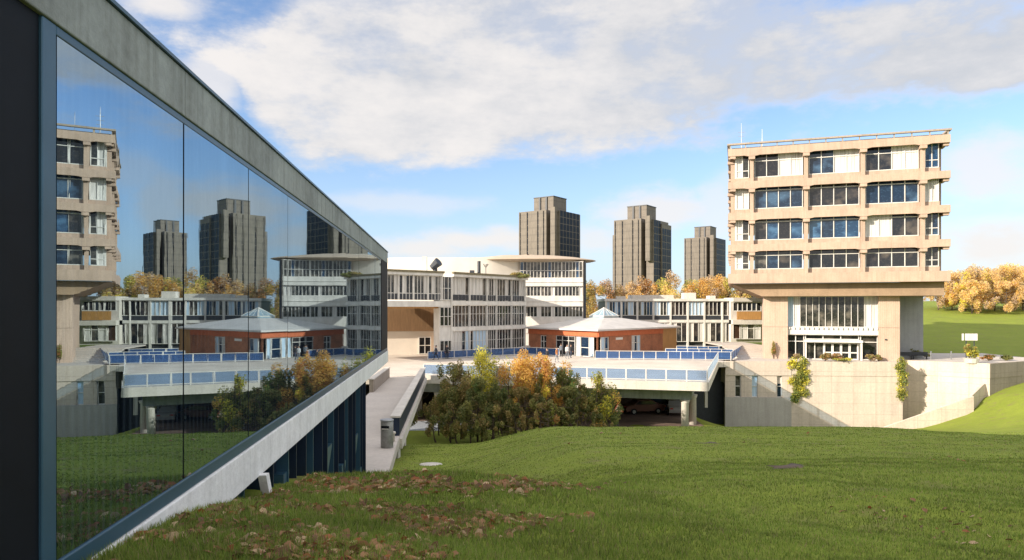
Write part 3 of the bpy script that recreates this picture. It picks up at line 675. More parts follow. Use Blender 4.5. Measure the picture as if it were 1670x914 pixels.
def tree(name, label, loc, H, rad, mats, n, size, cat='tree', group=None, base=.25, weights=None, clumps=26, stems=1, trunk_r=None, seed=0, sq=1.0, twigs=0, clumps_scale=1.0):
    rnd = random.Random(seed); t = thing(name, label, cat, loc, rnd.uniform(0, 6), group)
    tr = trunk_r or H*.018; mb = MB(); cs = []; rs = []; tips = []
    for s_ in range(stems):
        bx, by = (rnd.uniform(-.35, .35)*rad*(stems > 1), rnd.uniform(-.35, .35)*rad*(stems > 1))
        p = Vector((bx, by, -.3)); q = Vector((bx*1.3, by*1.3, H*base+.2)); mb.tube(p, q, tr*1.25, tr, 7)
        q2 = Vector((bx*1.6+rnd.uniform(-.1, .1)*rad, by*1.6+rnd.uniform(-.1, .1)*rad, H*.8)); mb.tube(q, q2, tr, tr*.3, 6)
        for k in range(max(3, clumps//stems)):
            f = rnd.random(); o = q.lerp(q2, f*.95); an = rnd.uniform(0, 6.28)
            prof = math.sin(math.pi*min(1, (.18+.75*f)))**.8
            rr = rad*prof*rnd.uniform(.35, .95)
            e = Vector((o.x+math.cos(an)*rr, o.y+math.sin(an)*rr, min(H*.96, o.z+H*(.06+.12*rnd.random()))))
            mb.tube(o, e, tr*.35, tr*.08, 5); tips.append(e)
            for g in range(twigs):
                d = Vector((rnd.gauss(0, 1), rnd.gauss(0, 1), abs(rnd.gauss(.9, .7)))).normalized()*H*.11
                b0 = o.lerp(e, rnd.uniform(.4, 1)); mb.tube(b0, b0+d, tr*.09, tr*.03, 3)
            cs.append(tuple(e)); c = rnd.uniform(.12, .26)*H*.55*clumps_scale; rs.append((c*sq*rnd.uniform(.5, .9), c*sq*rnd.uniform(.5, .9), c*rnd.uniform(.8, 1.5)))
    cs.append((0, 0, H*.86)); rs.append((rad*.25, rad*.25, H*.12))
    mb.build('trunk', trunkm, t)
    leafcloud(cs, rs, n, size, mats, 'crown', t, weights=weights)
    return t

def ivy(label, T, x0, x1, z0, z1, n, depth=.35):
    cs = []; rs = []
    for i in range(26):
        f = random.random(); z = z1+(z0-z1)*f; w = (1-.55*f)
        x = (x0+x1)/2+(random.random()-.5)*(x1-x0)*w; cs.append(T(x, -depth*.5, z)); rs.append((.60, .24, .55))
    o = leafcloud(cs, rs, n, .11, [L_yellow, L_yg, L_olive, L_green], 'ivy', None, weights=[.2, .4, .25, .15])
    return tag(o, label, 'ivy', 'ivy hanging over the retaining wall')
T2, L2 = seg_local(w1, w2)
ivy('broad yellow-green ivy hanging down the corner between the slot-window wall and the bright wall', T2, -.4, 2.2, -10.8, -6.1, 3800)
ivy('narrow yellow-green ivy hanging at the vertical edge right of the bright wall', T2, 12.0, 12.9, -10.6, -6.2, 1500)
def shrub(label, loc, r, h, mats, n, size=.1, weights=None, group='small plants on the terrace', cat='plant', name='shrub'):
    t = thing(name, label, cat, loc, 0, group); cs = []; rs = []
    mb = MB()
    for i in range(9):
        a = random.uniform(0, 6.28); q = random.uniform(0, .7)*r; z = h*random.uniform(.35, .85)
        cs.append((math.cos(a)*q, math.sin(a)*q, z)); rs.append((r*.4, r*.4, h*.22)); mb.tube((math.cos(a)*q*.2, math.sin(a)*q*.2, -.05), cs[-1], .02, .008, 4)
    mb.build('stem', trunkm, t); leafcloud(cs, rs, n, size, mats, 'foliage', t, weights=weights); return t

# ------------------------------------------------------------ cluster of autumn trees in front of the plaza
def bush(label, x, ytop, Y, rad, mats, weights, seed, n=13000, name='autumn_tree', base=.06, stems=3):
    X = (x-835)/1113*Y; zb = max(gz(X, Y), -11.2)-.1; zt = (502-ytop)/1113*Y; rad *= 1.15
    tree(name, label, (X, Y, zb), zt-zb, rad, mats, n, .075, 'tree', 'autumn trees in front of the plaza', base, weights, 34, stems, .06, seed, twigs=5, clumps_scale=.92)
bush('olive tree with thin pointed top at the left end of the tree cluster', 737, 588, 53, 1.9, [L_olive, L_brown, L_dark], [.45, .3, .25], 1, base=.2)
bush('dark green tree below the bright yellow tree', 780, 612, 52, 2.2, [L_dark, L_olive, L_green], [.5, .35, .15], 2)
bush('slender tree with bright yellow-green top beside the glazed wing', 786, 563, 56, 1.1, [L_yellow, L_yg], [.75, .25], 3, 5200, base=.35, stems=1)
bush('thin tree with pinkish pale leaves right of the bright yellow tree', 826, 577, 56, 1.5, [L_yg, L_twig, L_olive, L_rust], [.3, .25, .3, .15], 4, 3800)
bush('bright orange tree, tallest in the middle of the cluster', 868, 577, 53, 2.2, [L_orange, L_yellow, L_rust], [.7, .12, .18], 5, 15000, base=.12)
bush('brown olive tree in front of the orange tree', 850, 628, 50.5, 2.3, [L_brown, L_olive, L_dark], [.35, .35, .3], 6)
bush('olive green tree with reddish tips right of the orange tree', 915, 597, 53, 1.9, [L_olive, L_green, L_rust, L_dark], [.4, .25, .1, .25], 7)
bush('dark spreading tree low between the orange tree and the right end of the cluster', 925, 628, 50.5, 2.3, [L_dark, L_olive, L_brown], [.45, .3, .25], 8)
bush('slender tree with pale yellow top at the right end of the cluster', 970, 603, 53, 1.2, [L_yg, L_yellow, L_olive, L_orange], [.3, .2, .4, .1], 9, 4500)
bush('dark olive tree just left of the dark void under the deck', 985, 632, 53, 1.5, [L_dark, L_olive, L_green], [.45, .4, .15], 10, 4500)
bush('thin brown tree at the foot of the walkway', 722, 640, 56.5, 1.2, [L_brown, L_olive, L_dark], [.4, .3, .3], 11, 4200)
bush('low pale brown bush at the lawn edge under the orange tree', 890, 655, 49, 2.1, [L_brown, L_yg, L_olive, L_rust], [.35, .2, .3, .15], 12, 4200)
bush('low dark bush at the lawn edge below the bright yellow tree', 800, 660, 50, 1.9, [L_dark, L_olive, L_brown], [.4, .4, .2], 13, 4200)

bush('low olive bush with leaves to the ground at the far left foot of the cluster', 733, 655, 52, 1.9, [L_olive, L_brown, L_dark], [.4, .3, .3], 21, 6000)
bush('low dark bush with leaves to the ground, second from the left foot of the cluster', 768, 650, 51, 1.9, [L_dark, L_olive, L_brown], [.4, .4, .2], 22, 6000)
bush('smaller orange-leaved tree just right of and behind the tall orange tree', 893, 592, 54.5, 1.6, [L_orange, L_olive, L_rust], [.55, .2, .25], 23, 7000)
bush('low olive bush at the lawn edge toward the right end of the cluster', 950, 660, 50.5, 1.9, [L_olive, L_dark, L_brown], [.45, .3, .25], 24, 6000)
bush('low brown bush filling the lawn edge in the middle of the cluster', 842, 662, 50, 1.9, [L_brown, L_olive, L_dark], [.35, .35, .3], 25, 6000)

# ------------------------------------------------------------ brick pavilion
L_, C_, R_ = Vector((2.4, 98)), Vector((11, 87)), Vector((24.5, 101.6)); B_ = L_+(R_-C_)
pv = thing('brick_pavilion', 'low red brick pavilion with pale shallow roof and glass pyramid on top', 'building', (0, 0, 0))
ZE = -2.85
def facing(A, B): return seg_local(A, B)
TA, LA = facing(L_, C_); TB, LB = facing(C_, R_)
def wallpieces(T, L, holes, zb, zt, m, y1=.35, parent=pv):
    mb = MB(T); x = 0
    for a, b, h0, h1 in holes:
        if a > x: mb.box(x, a, 0, y1, zb, zt)
        if h0 > zb: mb.box(a, b, 0, y1, zb, h0)
        if h1 < zt: mb.box(a, b, 0, y1, h1, zt)
        x = b
    if x < L: mb.box(x, L, 0, y1, zb, zt)
    return mb.build('wall', m, parent)
ha = [(.19*LA, .276*LA, DK+.5, DK+2.5), (.414*LA, LA-.36, DK, DK+2.6)]
wallpieces(TA, LA-.35, ha, DK, -3.72, brick)
hb_ = [(.0, .125*LB, DK, DK+2.6), (.388*LB, .50*LB, DK+.4, DK+2.6)]
wallpieces(TB, .80*LB, hb_, DK, -3.72, brick)
mb = MB(TB); mb.box(.80*LB, LB, 0, .35, DK, -3.0); 
mb.build('timber_wall', wood, pv)
mb = MB(TA); mb.box(-.05, LA-.05, -.08, .35, -3.715, -3.0); mb.build('brick_band', brickband, pv)
mb = MB(TB); mb.box(-.0, .80*LB, -.08, .35, -3.715, -3.0); mb.build('brick_band', brickband, pv)
mb = MB(); 
for A, B in ((R_, B_), (B_, L_)): strip(mb, A, B, DK, -3.0, .3, 0)
mb.build('wall', brick, pv)
window(pv, TA, .19*LA, .276*LA, DK+.5, DK+2.5, .12, 2, (.6,), .07, panedk)
window(pv, TA, .414*LA, .68*LA, DK, DK+2.6, .20, 3, (.75,), .07, panedk, {})
for k, (a, b, s) in enumerate([(.70, .75, 'b'), (.76, .87, 'p'), (.88, .93, 'b')]):
    f = window(pv, TA, a*LA, b*LA, DK+.02, DK+2.6, .20, 1, (.45,) if s == 'p' else (), .07, panebl, {0: s} if s != 'p' else {}); f.name = 'door'
window(pv, TB, .04*LB, .12*LB, DK, DK+2.6, .2, 2, (.4,), .08, panebl2, {0: 'b'})
window(pv, TB, .388*LB, .50*LB, DK+.4, DK+2.6, .14, 3, (.55,), .08, panebl, {0: 'c', 2: 'b'})
mb = MB(TB); mb.box(.195*LB, .275*LB, -.06, -.01, DK+2.15, DK+2.45); mb.build('sign_plate', white, pv)
# shallow roof: eaves outward, rising to the lantern
cen = (L_+R_)/2; ap = Vector(((985-835)/1113*99.5, 99.5)); 
def outw(p, k): return cen+(p-cen)*k
ev = [outw(p, 1.06) for p in (L_, C_, R_, B_)]
rg = [ap+Vector(v) for v in ((-2.1, .4), (-.3, -2.1), (2.1, -.3), (.3, 2.1))]
mb = MB(); vs = [(p.x, p.y, -3.0) for p in ev]+[(p.x, p.y, -2.78) for p in ev]+[(p.x, p.y, -1.45) for p in rg]
mb.add(vs, [(3, 2, 1, 0)]+[(i, (i+1) % 4, 4+(i+1) % 4, 4+i) for i in range(4)]+[(4+i, 4+(i+1) % 4, 8+(i+1) % 4, 8+i) for i in range(4)]+[(8, 9, 10, 11)])
mb.build('roof', roofwhite, pv)
mb = MB(); vs = [(p.x, p.y, -1.44) for p in rg]+[(p.x, p.y, -1.2) for p in rg]+[(ap.x, ap.y, -.02)]
mb.add(vs, [(i, (i+1) % 4, 4+(i+1) % 4, 4+i) for i in range(4)]+[(4+i, 4+(i+1) % 4, 8) for i in range(4)]); sk = mb.build('skylight', skyglass, pv)
mb = MB()
for p in rg: mb.tube((p.x, p.y, -1.2), (ap.x, ap.y, 0), .06, .06, 5)
for i in range(4):
    a, b = rg[i], rg[(i+1) % 4]; mb.tube((a.x, a.y, -1.2), (b.x, b.y, -1.2), .06, .06, 5)
    for f in (.33, .66): c = a.lerp(b, f); mb.tube((c.x, c.y, -1.2), (ap.x, ap.y, 0), .03, .03, 4)
mb.build('glazing_bar', white, sk)

# ------------------------------------------------------------ white glazed wing on the left and the curved block behind it
wg = thing('glazed_wing', 'three-storey white framed glazed wing with a raised end over a passage', 'building', (0, 0, 0))
Cc, Dd, Aa, Bb = Vector((-23.0, 73.0)), Vector((-8.8, 85.0)), Vector((-7.7, 86.0)), Vector((1.94, 98.0))
TC, LC = seg_local(Cc, Dd); TW, LW = seg_local(Aa, Bb); TS, LS = seg_local(Dd, Aa)
def slab(T, L, z0, z1, y0=-.35, y1=9, m=white, nm='floor_slab', x0=0):
    mb = MB(T); mb.box(x0, L, y0, y1, z0, z1); return mb.build(nm, m, wg)
slab(TC, LC, 3.92, 4.25, -.5, 9, white, 'roof'); slab(TW, LW, 3.915, 4.24, -.5, 9, white, 'roof')
for T_, L_q in ((TC, LC), (TW, LW)):
    mb = MB(T_); mb.box(-.1, L_q+.1, -.62, -.3, 4.255, 4.50); mb.build('roof_edge_planting', plain('dry_moss_edge', (.20, .17, .10), .95, 0, .5, 6), wg)
slab(TC, LC-.02, .10, .80); slab(TW, LW, .30, .80, -.15, .6); slab(TW, LW, -2.98, -2.50, -.15, .6)
slab(TC, LC-.03, -.10, .095, .2, 9, wood, 'soffit')
mb = MB(TS); mb.box(-.3, LS+.3, .0, 1.2, -6.4, 3.9); mb.build('stair_wall', white, wg)
for z0, z1 in ((-6.3, -4.1), (-2.3, .08), (.95, 3.88)):
    f = window(wg, TS, -.3, LS+.1, z0, z1, -.08, 3, (.5,) if z0 > -5 else (), .07, panedk)
bays = [(.1, 3.38), (3.57, 6.80), (7.0, 8.8), (9.0, 12.08), (12.27, 15.1)]
mb = MB(TW)
for x in (0, 3.47, 6.9, 8.9, 12.17, 15.2): mb.box(x-.08, x+.08, -.12, .30, -6.4, 3.915)
each(mb, 'column', white, wg)
for (z0, z1) in ((.82, 3.9), (-2.48, .28), (-6.35, -3.0)):
    for i, (a, b) in enumerate(bays):
        nc = 5 if i not in (2,) else 4
        if z0 > 0: sp = {k: v for k, v in zip(range(nc), random.choices(['c', 'm', 'p', 'p'], k=nc))}; 
        elif z0 > -3: sp = {k: v for k, v in zip(range(nc), random.choices(['m', 'p', 'p', 'd'], k=nc))}
        else: sp = {k: v for k, v in zip(range(nc), random.choices(['b', 'b', 'p', 'c'] if i < 2 else ['m', 'p', 'p', 'd'], k=nc))}
        sp = {k: v for k, v in sp.items() if v != 'p'}
        window(wg, TW, a, b, z0, z1, .12, nc, (.27,) if z0 > 0 else (.6,), .055, panedk, sp)
        if z0 > 0:
            mb = MB(TW); mb.box(a+.05, b-.05, .02, .10, .96, 1.65); mb.build('spandrel_panel', darkm, wg)
nb = 9; 
for i in range(nb):
    a = i*LC/nb+.1; b = (i+1)*LC/nb-.1
    window(wg, TC, a, b, .93, 3.9, -.05, 4, (.27,), .075, panemix if i % 3 else panedk, {random.randrange(4): 'c'})
    mb = MB(TC); mb.box(a+.05, b-.05, -.14, -.07, .96, 1.65); mb.build('spandrel_panel', darkm, wg)
mb = MB(TC)
for i in range(nb+1): mb.box(i*LC/nb-.09, i*LC/nb+.09, -.2, .2, .93, 3.918)
each(mb, 'column', white, wg)
# passage below: back wall, side wall and door
E0, E1 = Vector((-26, 90.0)), Vector((-10.2, 94.0)); TE, LE = seg_local(E0, E1)
mb = MB(TE); mb.box(0, LE, 0, .3, -6.4, -3.2); mb.build('passage_wall', whitemass, wg)
mb = MB(TE); mb.box(0, LE, -.6, .3, -3.195, .09); mb.build('boarded_shade_wall', plain('brown_boarding_shade', (.20, .12, .06), .7, 0, .3, 2.5, .4, (4, 4, .3)), wg)  # brown boarding with the passage's upper shade put into its colour
f = window(wg, TE, LE-2.6, LE-1.0, -6.35, -4.0, -.05, 2, (.5,), .09, panedk); f.name = 'door'
mb = MB(); mb.prism([(-10.6, 94), (-9.25, 86.3), (-8.95, 86.3), (-10.2, 94)], -6.4, .09); mb.build('side_wall', beige, wg)
mb = MB(TE); mb.box(LE-5.2, LE-4.4, -.2, -.0, -3.2, -2.9); mb.build('wall_lamp', darkm, wg)
# trailing plants on the roof edge, canopy over the lower right bay
t = shrub('green trailing plants along the roof edge at the right end of the glazed wing', (1.0, 96.4, 4.0), 1.8, .9, [L_olive, L_dark, L_brown], 1800, .13, group='roof plants')
mb = MB(TW); mb.xz([(8.8, -6.05), (15.3, -5.4), (15.3, -5.75), (8.8, -6.15)], -.9, -.2); mb.build('canopy', white, wg)
o = MB(); o.box(-11.6, -11.0, 88, 88.6, 4.24, 6.6); o.build('vent_stack', white, wg)
o = MB(); o.tube((-9.9, 88, 4.24), (-9.9, 88, 5.2), .28, .28, 10); o.tube((-10.3, 88, 5.15), (-9.4, 87.6, 5.9), .42, .62, 10); o.build('roof_cowl', darkm, wg, False)
o = MB(); o.tube((-4.4, 91, 4.24), (-4.4, 91, 6.2), .22, .22, 10); o.build('flue', darkm, wg)
o = MB(); o.tube((-3.5, 91.4, 4.24), (-3.5, 91.4, 5.4), .07, .07, 6); o.lathe([(.12, 5.4), (.36, 5.75), (.36, 5.85), (.1, 5.95)], -3.5, 91.4, 12); o.build('roof_vent', paleconc, wg)
o = MB(); o.box(-5.6, -5.0, 90.4, 91, 4.24, 4.95); o.build('roof_box', darkm, wg)

cb = thing('curved_block', 'white banded block with ribbon windows under a wide thin lens-shaped roof', 'building', (0, 0, 0))
TQ, LQ = seg_local((1.2, 105.5), (10.9, 105.0))
zz = [(7.1, 4.55), (3.3, 1.75), (.2, -1.45)]
for (t1, t0) in zz:
    for i in range(3):
        window(cb, TQ, .05+i*LQ/3, (i+1)*LQ/3-.05, t0, t1, .1, 6, (.45,) if t1 > 5 else (), .08, panemix, {random.randrange(6): 'b' if t1 > 5 else 'c', random.randrange(6): 'd', random.randrange(6): 'B' if t1 > 5 else 'm'})
mb = MB(TQ)
for a, b in ((3.31, 4.54), (.21, 1.74), (-6.4, -1.46)): mb.box(-.2, LQ, -.25, .2, a, b); mb.box(-.2, LQ, -.34, -.25, (a+b)/2-.04, (a+b)/2+.06)
each(mb, 'spandrel_band', white, cb)
mb = MB(TQ); mb.box(-.1, LQ+.15, .2, 12, -6.4, 7.2); mb.build('core', retain2, cb)
mb = MB(TQ); mb.box(LQ+.16, LQ+.5, .3, 12, -6.4, 7.1); mb.build('side_wall', darkm, cb)
# cream curved wall to the left
mb = MB(); pts = []
for i in range(41):
    f = i/40; a = -27+f*28.4; y = 103.2+3.0*((f-.5)*2)**2; z = 7.35+.75*math.exp(-((f-.96)/.14)**2)+.25*math.sin(f*3); pts.append((a, y, z))
for p, q in zip(pts, pts[1:]): mb.prism([(p[0], p[1]), (q[0], q[1]), (q[0], 116), (p[0], 116)], -6.4, [p[2], q[2], q[2]+.6, p[2]+.6])
mb.build('curved_wall', whitemass, cb, False)
# lens roof
mb = MB(); n = 48; cx, cy, rx, ry = 2.6, 110.0, 10.9, 7.0
prof = [(1.0, 7.50), (.97, 7.62), (.7, 8.05), (.35, 8.4), (0.02, 8.5)]; bot = [(1.0, 7.46), (.93, 7.28), (.7, 7.16), (0.02, 7.12)]
def ring(k, z): return [(cx+rx*k*math.cos(2*math.pi*i/n), cy+ry*k*math.sin(2*math.pi*i/n), z+.10*(math.sin(2*math.pi*i/n))) for i in range(n)]
rings = [ring(k, z) for k, z in bot[::-1]]+[ring(k, z) for k, z in prof]
vs = [p for r_ in rings for p in r_]; fs = [(i*n+k, i*n+(k+1) % n, (i+1)*n+(k+1) % n, (i+1)*n+k) for i in range(len(rings)-1) for k in range(n)]
mb.add(vs, fs); mb.build('lens_roof', [concrete('ribbed_tan_soffit', (.45, .36, .27), .8, .2)], cb, False)
mb = MB()
for i in range(n):
    a = 2*math.pi*i/n; mb.tube((cx+rx*.98*math.cos(a), cy+ry*.98*math.sin(a), 7.42), (cx+rx*.55*math.cos(a), cy+ry*.55*math.sin(a), 7.08), .05, .05, 4)
each(mb, 'roof_rib', retain2, cb)

# ------------------------------------------------------------ two-storey glazed block in the middle distance
mbk = thing('classroom_block', 'long two-storey white framed glazed block behind the brick pavilion', 'building', (0, 112, 0))
bx = [(x-835)/1113*112 for x in (988, 1013, 1039, 1065, 1093, 1121, 1148, 1177, 1195)]
mb = MB(); mb.box(bx[0]-.3, bx[-1]+.3, -.5, 10, 1.05, 1.45); mb.build('roof', white, mbk)
mb = MB(); mb.box(bx[0], bx[-1], -.3, 10, -2.45, -2.0); mb.build('floor_slab', white, mbk)
mb = MB(); mb.box(bx[0], bx[-1], .3, 10, -7, 1.04); mb.build('inner_wall', darkm, mbk)
mb = MB()
for x in bx: mb.box(x-.14, x+.14, -.32, .2, -6.8, 1.04)
each(mb, 'column', white, mbk)
for i, (a, b) in enumerate(zip(bx, bx[1:])):
    n_ = 5 if i < 4 else (4 if i < 7 else 2)
    sp = {k: random.choice(['b', 'B', 'b', 'm']) for k in range(n_)} if i < 4 else ({k: 'b' for k in range(n_)} if i == 5 else {0: 'm'})
    if i < 4: sp[random.randrange(n_)] = 'd'
    window(mbk, None, a+.15, b-.15, -1.3, 1.0, -.1, n_, (), .08, panedk, sp)
    mb = MB(); mb.box(a+.15, b-.15, -.16, .1, -1.98, -1.32); mb.build('spandrel_panel', darkm, mbk)
    window(mbk, None, a+.15, b-.15, -5.6, -2.48, -.1, 3, (), .08, panedk, {0: 'c', 2: 'c'} if i % 2 else {0: 'c', 1: 'm'})
mb = MB(); mb.box(20, 27, 2, 6, 1.452, 2.1); mb.box(17.5, 19, 2, 3, 1.452, 1.9); mb.box(29, 31, 3, 5, 1.452, 2.5); mb.box(33, 34, 2, 4, 1.452, 2.0); each(mb, 'roof_plant', paleconc, mbk)

st = thing('entrance_wing', 'beige wing with dark windows over yellow panels, between the glazed block and the piers', 'building', (0, 109.5, 0))
xa, xb = (1196-835)/1113*109.5, 47.5
mb = MB(); mb.box(xa, xb, 0, 5, .95, 1.6); mb.box(xa, xb, .2, 5, -2.7, -2.0); mb.box(xa, xb, 1.2, 5, -5.6, .95); mb.build('wall', paleconc, st)
window(st, None, xa+.1, xa+4.6, -.6, .88, .5, 6, (), .12, panedk); 
mb = MB(); mb.box(xa+.7, xa+4.6, .3, .5, -1.94, -.62); mb.build('wood_panel', wood, st)
f = window(st, None, xa+.2, xa+1.3, -5.1, -2.65, .8, 1, (), .1, panemat('brown_glass', (.05, .03, .02), (.2, .12, .08)))
f = window(st, None, xa+1.5, xa+4.6, -5.1, -2.65, .8, 3, (.7,), .1, panemix, {0: 'c', 2: 'c'}); f.name = 'door'
stp = thing('concrete_steps', 'broad beige concrete steps between the blue railings and the left pier', 'steps', (0, 0, 0))
mb = MB()
for k in range(8): mb.box(28.6, 33.6+.1*k, 86.5+k*.9, 101-.01*k, DK-.3+k*.0, DK+.16*(k+1))
mb.build('tread', walkm, stp)

# ------------------------------------------------------------ three towers
tower_glass_shade = plain('navy_glass_and_shade', (.005, .010, .022), .4, 0, .3, 1, .12)
def tower(label, x0, x1, ytop, Y, xc, flip=False, wing=True, group='dark brick residential towers'):
    s = Y/1113; X0 = (x0-835)*s; X1 = (x1-835)*s; Z = (502-ytop)*s
    Wd = X1-X0; ang = R(-36)
    xcen = (X0+X1)/2; a = Wd/(math.cos(ang)+abs(math.sin(ang)))*.98
    t = thing('residential_tower', label, 'tower', (xcen, Y+a*.5, -9), ang+math.atan2(-(xcen), Y)*0)
    H = Z+9; h = a/2; cH = H; bH = H-.085*H*1.0-.8
    def strips(mb_list, box, zt, n, side):
        x0_, x1_, y0_, y1_ = box
    body = MB(); body.box(-h, h*.42, -h*.98, h*.8, 0, bH-.3); body.build('main_shaft', towerm, t)
    body = MB(); body.box(h*.60, h*.97, -h*.80, h*.9, 0, bH-.8); body.build('main_shaft', towerm, t)
    if wing:
        m2 = MB(); m2.box(-h*1.22, -h*.7, -h*.7, h*.9, 0, bH-5.5); m2.build('side_shaft', towerm, t)
        m2 = MB(); m2.box(h*.5, h*1.03, h*.0, h*1.12, 0, bH-1.8); m2.build('side_shaft', towerm, t)
    m3 = MB(); m3.box(h*.421, h*.599, -h*.45, h*.6, 0, bH-.2); m3.build('recess', panedk, t)
    m4 = MB(); m4.box(h*.66, h*.88, -h*1.04, -h*.801, 0 if not wing else bH*.62, bH+.4); m4.build('stair_shaft', towerm, t)
    m5 = MB(); m5.box(-h*.5, h*.5, -h*.55, h*.5, bH-1, cH); m5.build('plant_room', towerm, t)
    m6 = MB(); m6.box(-h*.52, h*.52, -h*.57, h*.52, cH, cH+.3); m6.box(-h*.22, -h*.14, -h*.60, -h*.55, bH, cH); m6.box(h*.12, h*.2, -h*.60, -h*.55, bH, cH); m6.build('roof_cap', darkm, t)
    # vertical strips by floor: narrow ones are windows, wide right-face ones paint in shade
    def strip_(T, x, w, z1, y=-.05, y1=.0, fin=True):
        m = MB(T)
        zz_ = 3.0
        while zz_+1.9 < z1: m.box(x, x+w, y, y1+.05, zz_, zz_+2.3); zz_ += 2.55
        m.build('window_and_shade_strip', tower_glass_shade, t)
        if not fin: return
        m = MB(T); m.box(x-.22, x-.04, y-.25, .02, 0, z1); m.build('brick_fin', towerm, t)
    Tfr = lambda yy: (lambda x, y, z: (x, yy+y, z))
    for x in (-.56, -.02): strip_(Tfr(-h*.98), x*h, h*.04, bH-.6)
    for x in (-.93, .28): strip_(Tfr(-h*.98), x*h, h*.025, bH-.6)
    Trt = lambda xx: (lambda x, y, z: (xx-y, x, z))
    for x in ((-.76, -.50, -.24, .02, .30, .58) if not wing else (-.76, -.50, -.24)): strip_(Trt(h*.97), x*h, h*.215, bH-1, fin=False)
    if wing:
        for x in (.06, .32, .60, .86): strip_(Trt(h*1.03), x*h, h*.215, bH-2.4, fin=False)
    Tlt = lambda xx: (lambda x, y, z: (xx+y, -x, z))
    for x in (-.7, -.2, .35): strip_(Tlt(-h*(1.22 if wing else 1.0)), x*h, h*.06, bH-6.0)
    return t
tower('left of three dark brick towers, rising behind the white block with the lens roof', 845, 955, 319, 262, 908, wing=False)
tower('middle and widest dark brick tower, with lower stepped side shafts, above orange trees', 1004, 1103, 334, 250, 1063)
tower('rightmost and smallest dark brick tower, partly behind the beige block', 1120, 1196, 369, 315, 1150, wing=False)

# ------------------------------------------------------------ far autumn trees
k = 0
kinds = {'a': ([L_pale, L_orange, L_twig], [.5, .25, .25], 'pale orange'), 'b': ([L_orange, L_rust, L_twig], [.45, .3, .25], 'deep orange'),
         'c': ([L_yellow, L_pale, L_yg], [.35, .45, .2], 'golden yellow'), 'd': ([L_twig, L_rust, L_brown], [.45, .3, .25], 'thin russet'), 'e': ([L_olive, L_orange, L_brown], [.4, .35, .25], 'olive and orange')}
mid = [(964, 458, 135, 4.3, 'e', 'between the lens-roofed block and the glazed block, nearest the white block'), (989, 460, 150, 4.2, 'd', 'just left of the middle tower foot'),
       (1035, 462, 150, 4.0, 'a', 'in front of the left edge of the middle tower'), (1056, 452, 150, 4.2, 'b', 'in front of the middle tower centre'), (1080, 450, 148, 4.6, 'c', 'in front of the middle tower right edge'),
       (1101, 444, 150, 4.6, 'a', 'in the gap just right of the middle tower'), (1124, 452, 152, 4.2, 'c', 'in the gap left of the small tower'), (1147, 450, 148, 4.6, 'b', 'in front of the small tower centre'),
       (1163, 448, 152, 3.6, 'a', 'in front of the small tower right half'), (1188, 452, 150, 3.6, 'c', 'against the left edge of the beige block'), (1010, 470, 155, 3.4, 'd', 'low at the left edge of the middle tower'), (1212, 462, 150, 4.0, 'd', 'mostly hidden behind the beige block'), (935, 470, 160, 4.5, 'd', 'mostly hidden behind the white block')]
for x, yt, Y, r_, kd, where in mid:
    X = (x-835)/1113*Y; zb = gz(X, Y); H = (502-yt)/1113*Y-zb; k += 1
    tree('far_tree', kinds[kd][2]+' tree '+where, (X, Y, zb), H, r_*1.25, kinds[kd][0], 7000, .16, 'tree', 'autumn trees along the skyline', .12, kinds[kd][1], 22, 1, .16, 100+k, twigs=2)
right = [(1530, 452, 158, 'a'), (1552, 445, 160, 'c'), (1574, 437, 156, 'a'), (1598, 432, 160, 'a'), (1622, 436, 156, 'a'), (1646, 427, 160, 'c'), (1668, 432, 156, 'a'), (1695, 428, 160, 'a'), (1725, 430, 158, 'c'), (1585, 455, 150, 'c'), (1640, 458, 150, 'a'), (1660, 452, 166, 'd'), (1610, 448, 170, 'd')]
places = ['touching the right edge of the beige block', 'second from the beige block on the hill', 'third from the beige block on the hill', 'tall one near the middle of the hilltop row', 'right of the tallest middle tree on the hilltop', 'tallest, near the right edge of the photo', 'at the right edge of the photo', 'just outside the right edge', 'well outside the right edge', 'low, in front of the hilltop row, left part', 'low, in front of the hilltop row, right part', 'behind the hilltop row near the right edge', 'behind the hilltop row near its middle']
for i, (x, yt, Y, kd) in enumerate(right):
    X = (x-835)/1113*Y; zb = gz(X, Y); H = (502-yt)/1113*Y-zb
    tree('far_tree', kinds[kd][2]+' tree '+places[i], (X, Y, zb), H, 5.8, [L_pale, L_twig, L_orange, L_yellow], 9000, .15, 'tree', 'autumn trees along the hilltop', .04, {'a': [.6, .25, .1, .05], 'c': [.5, .2, .1, .2], 'd': [.3, .6, .1, 0]}[kd], 40, 1, .14, 200+i, twigs=3, clumps_scale=1.15)

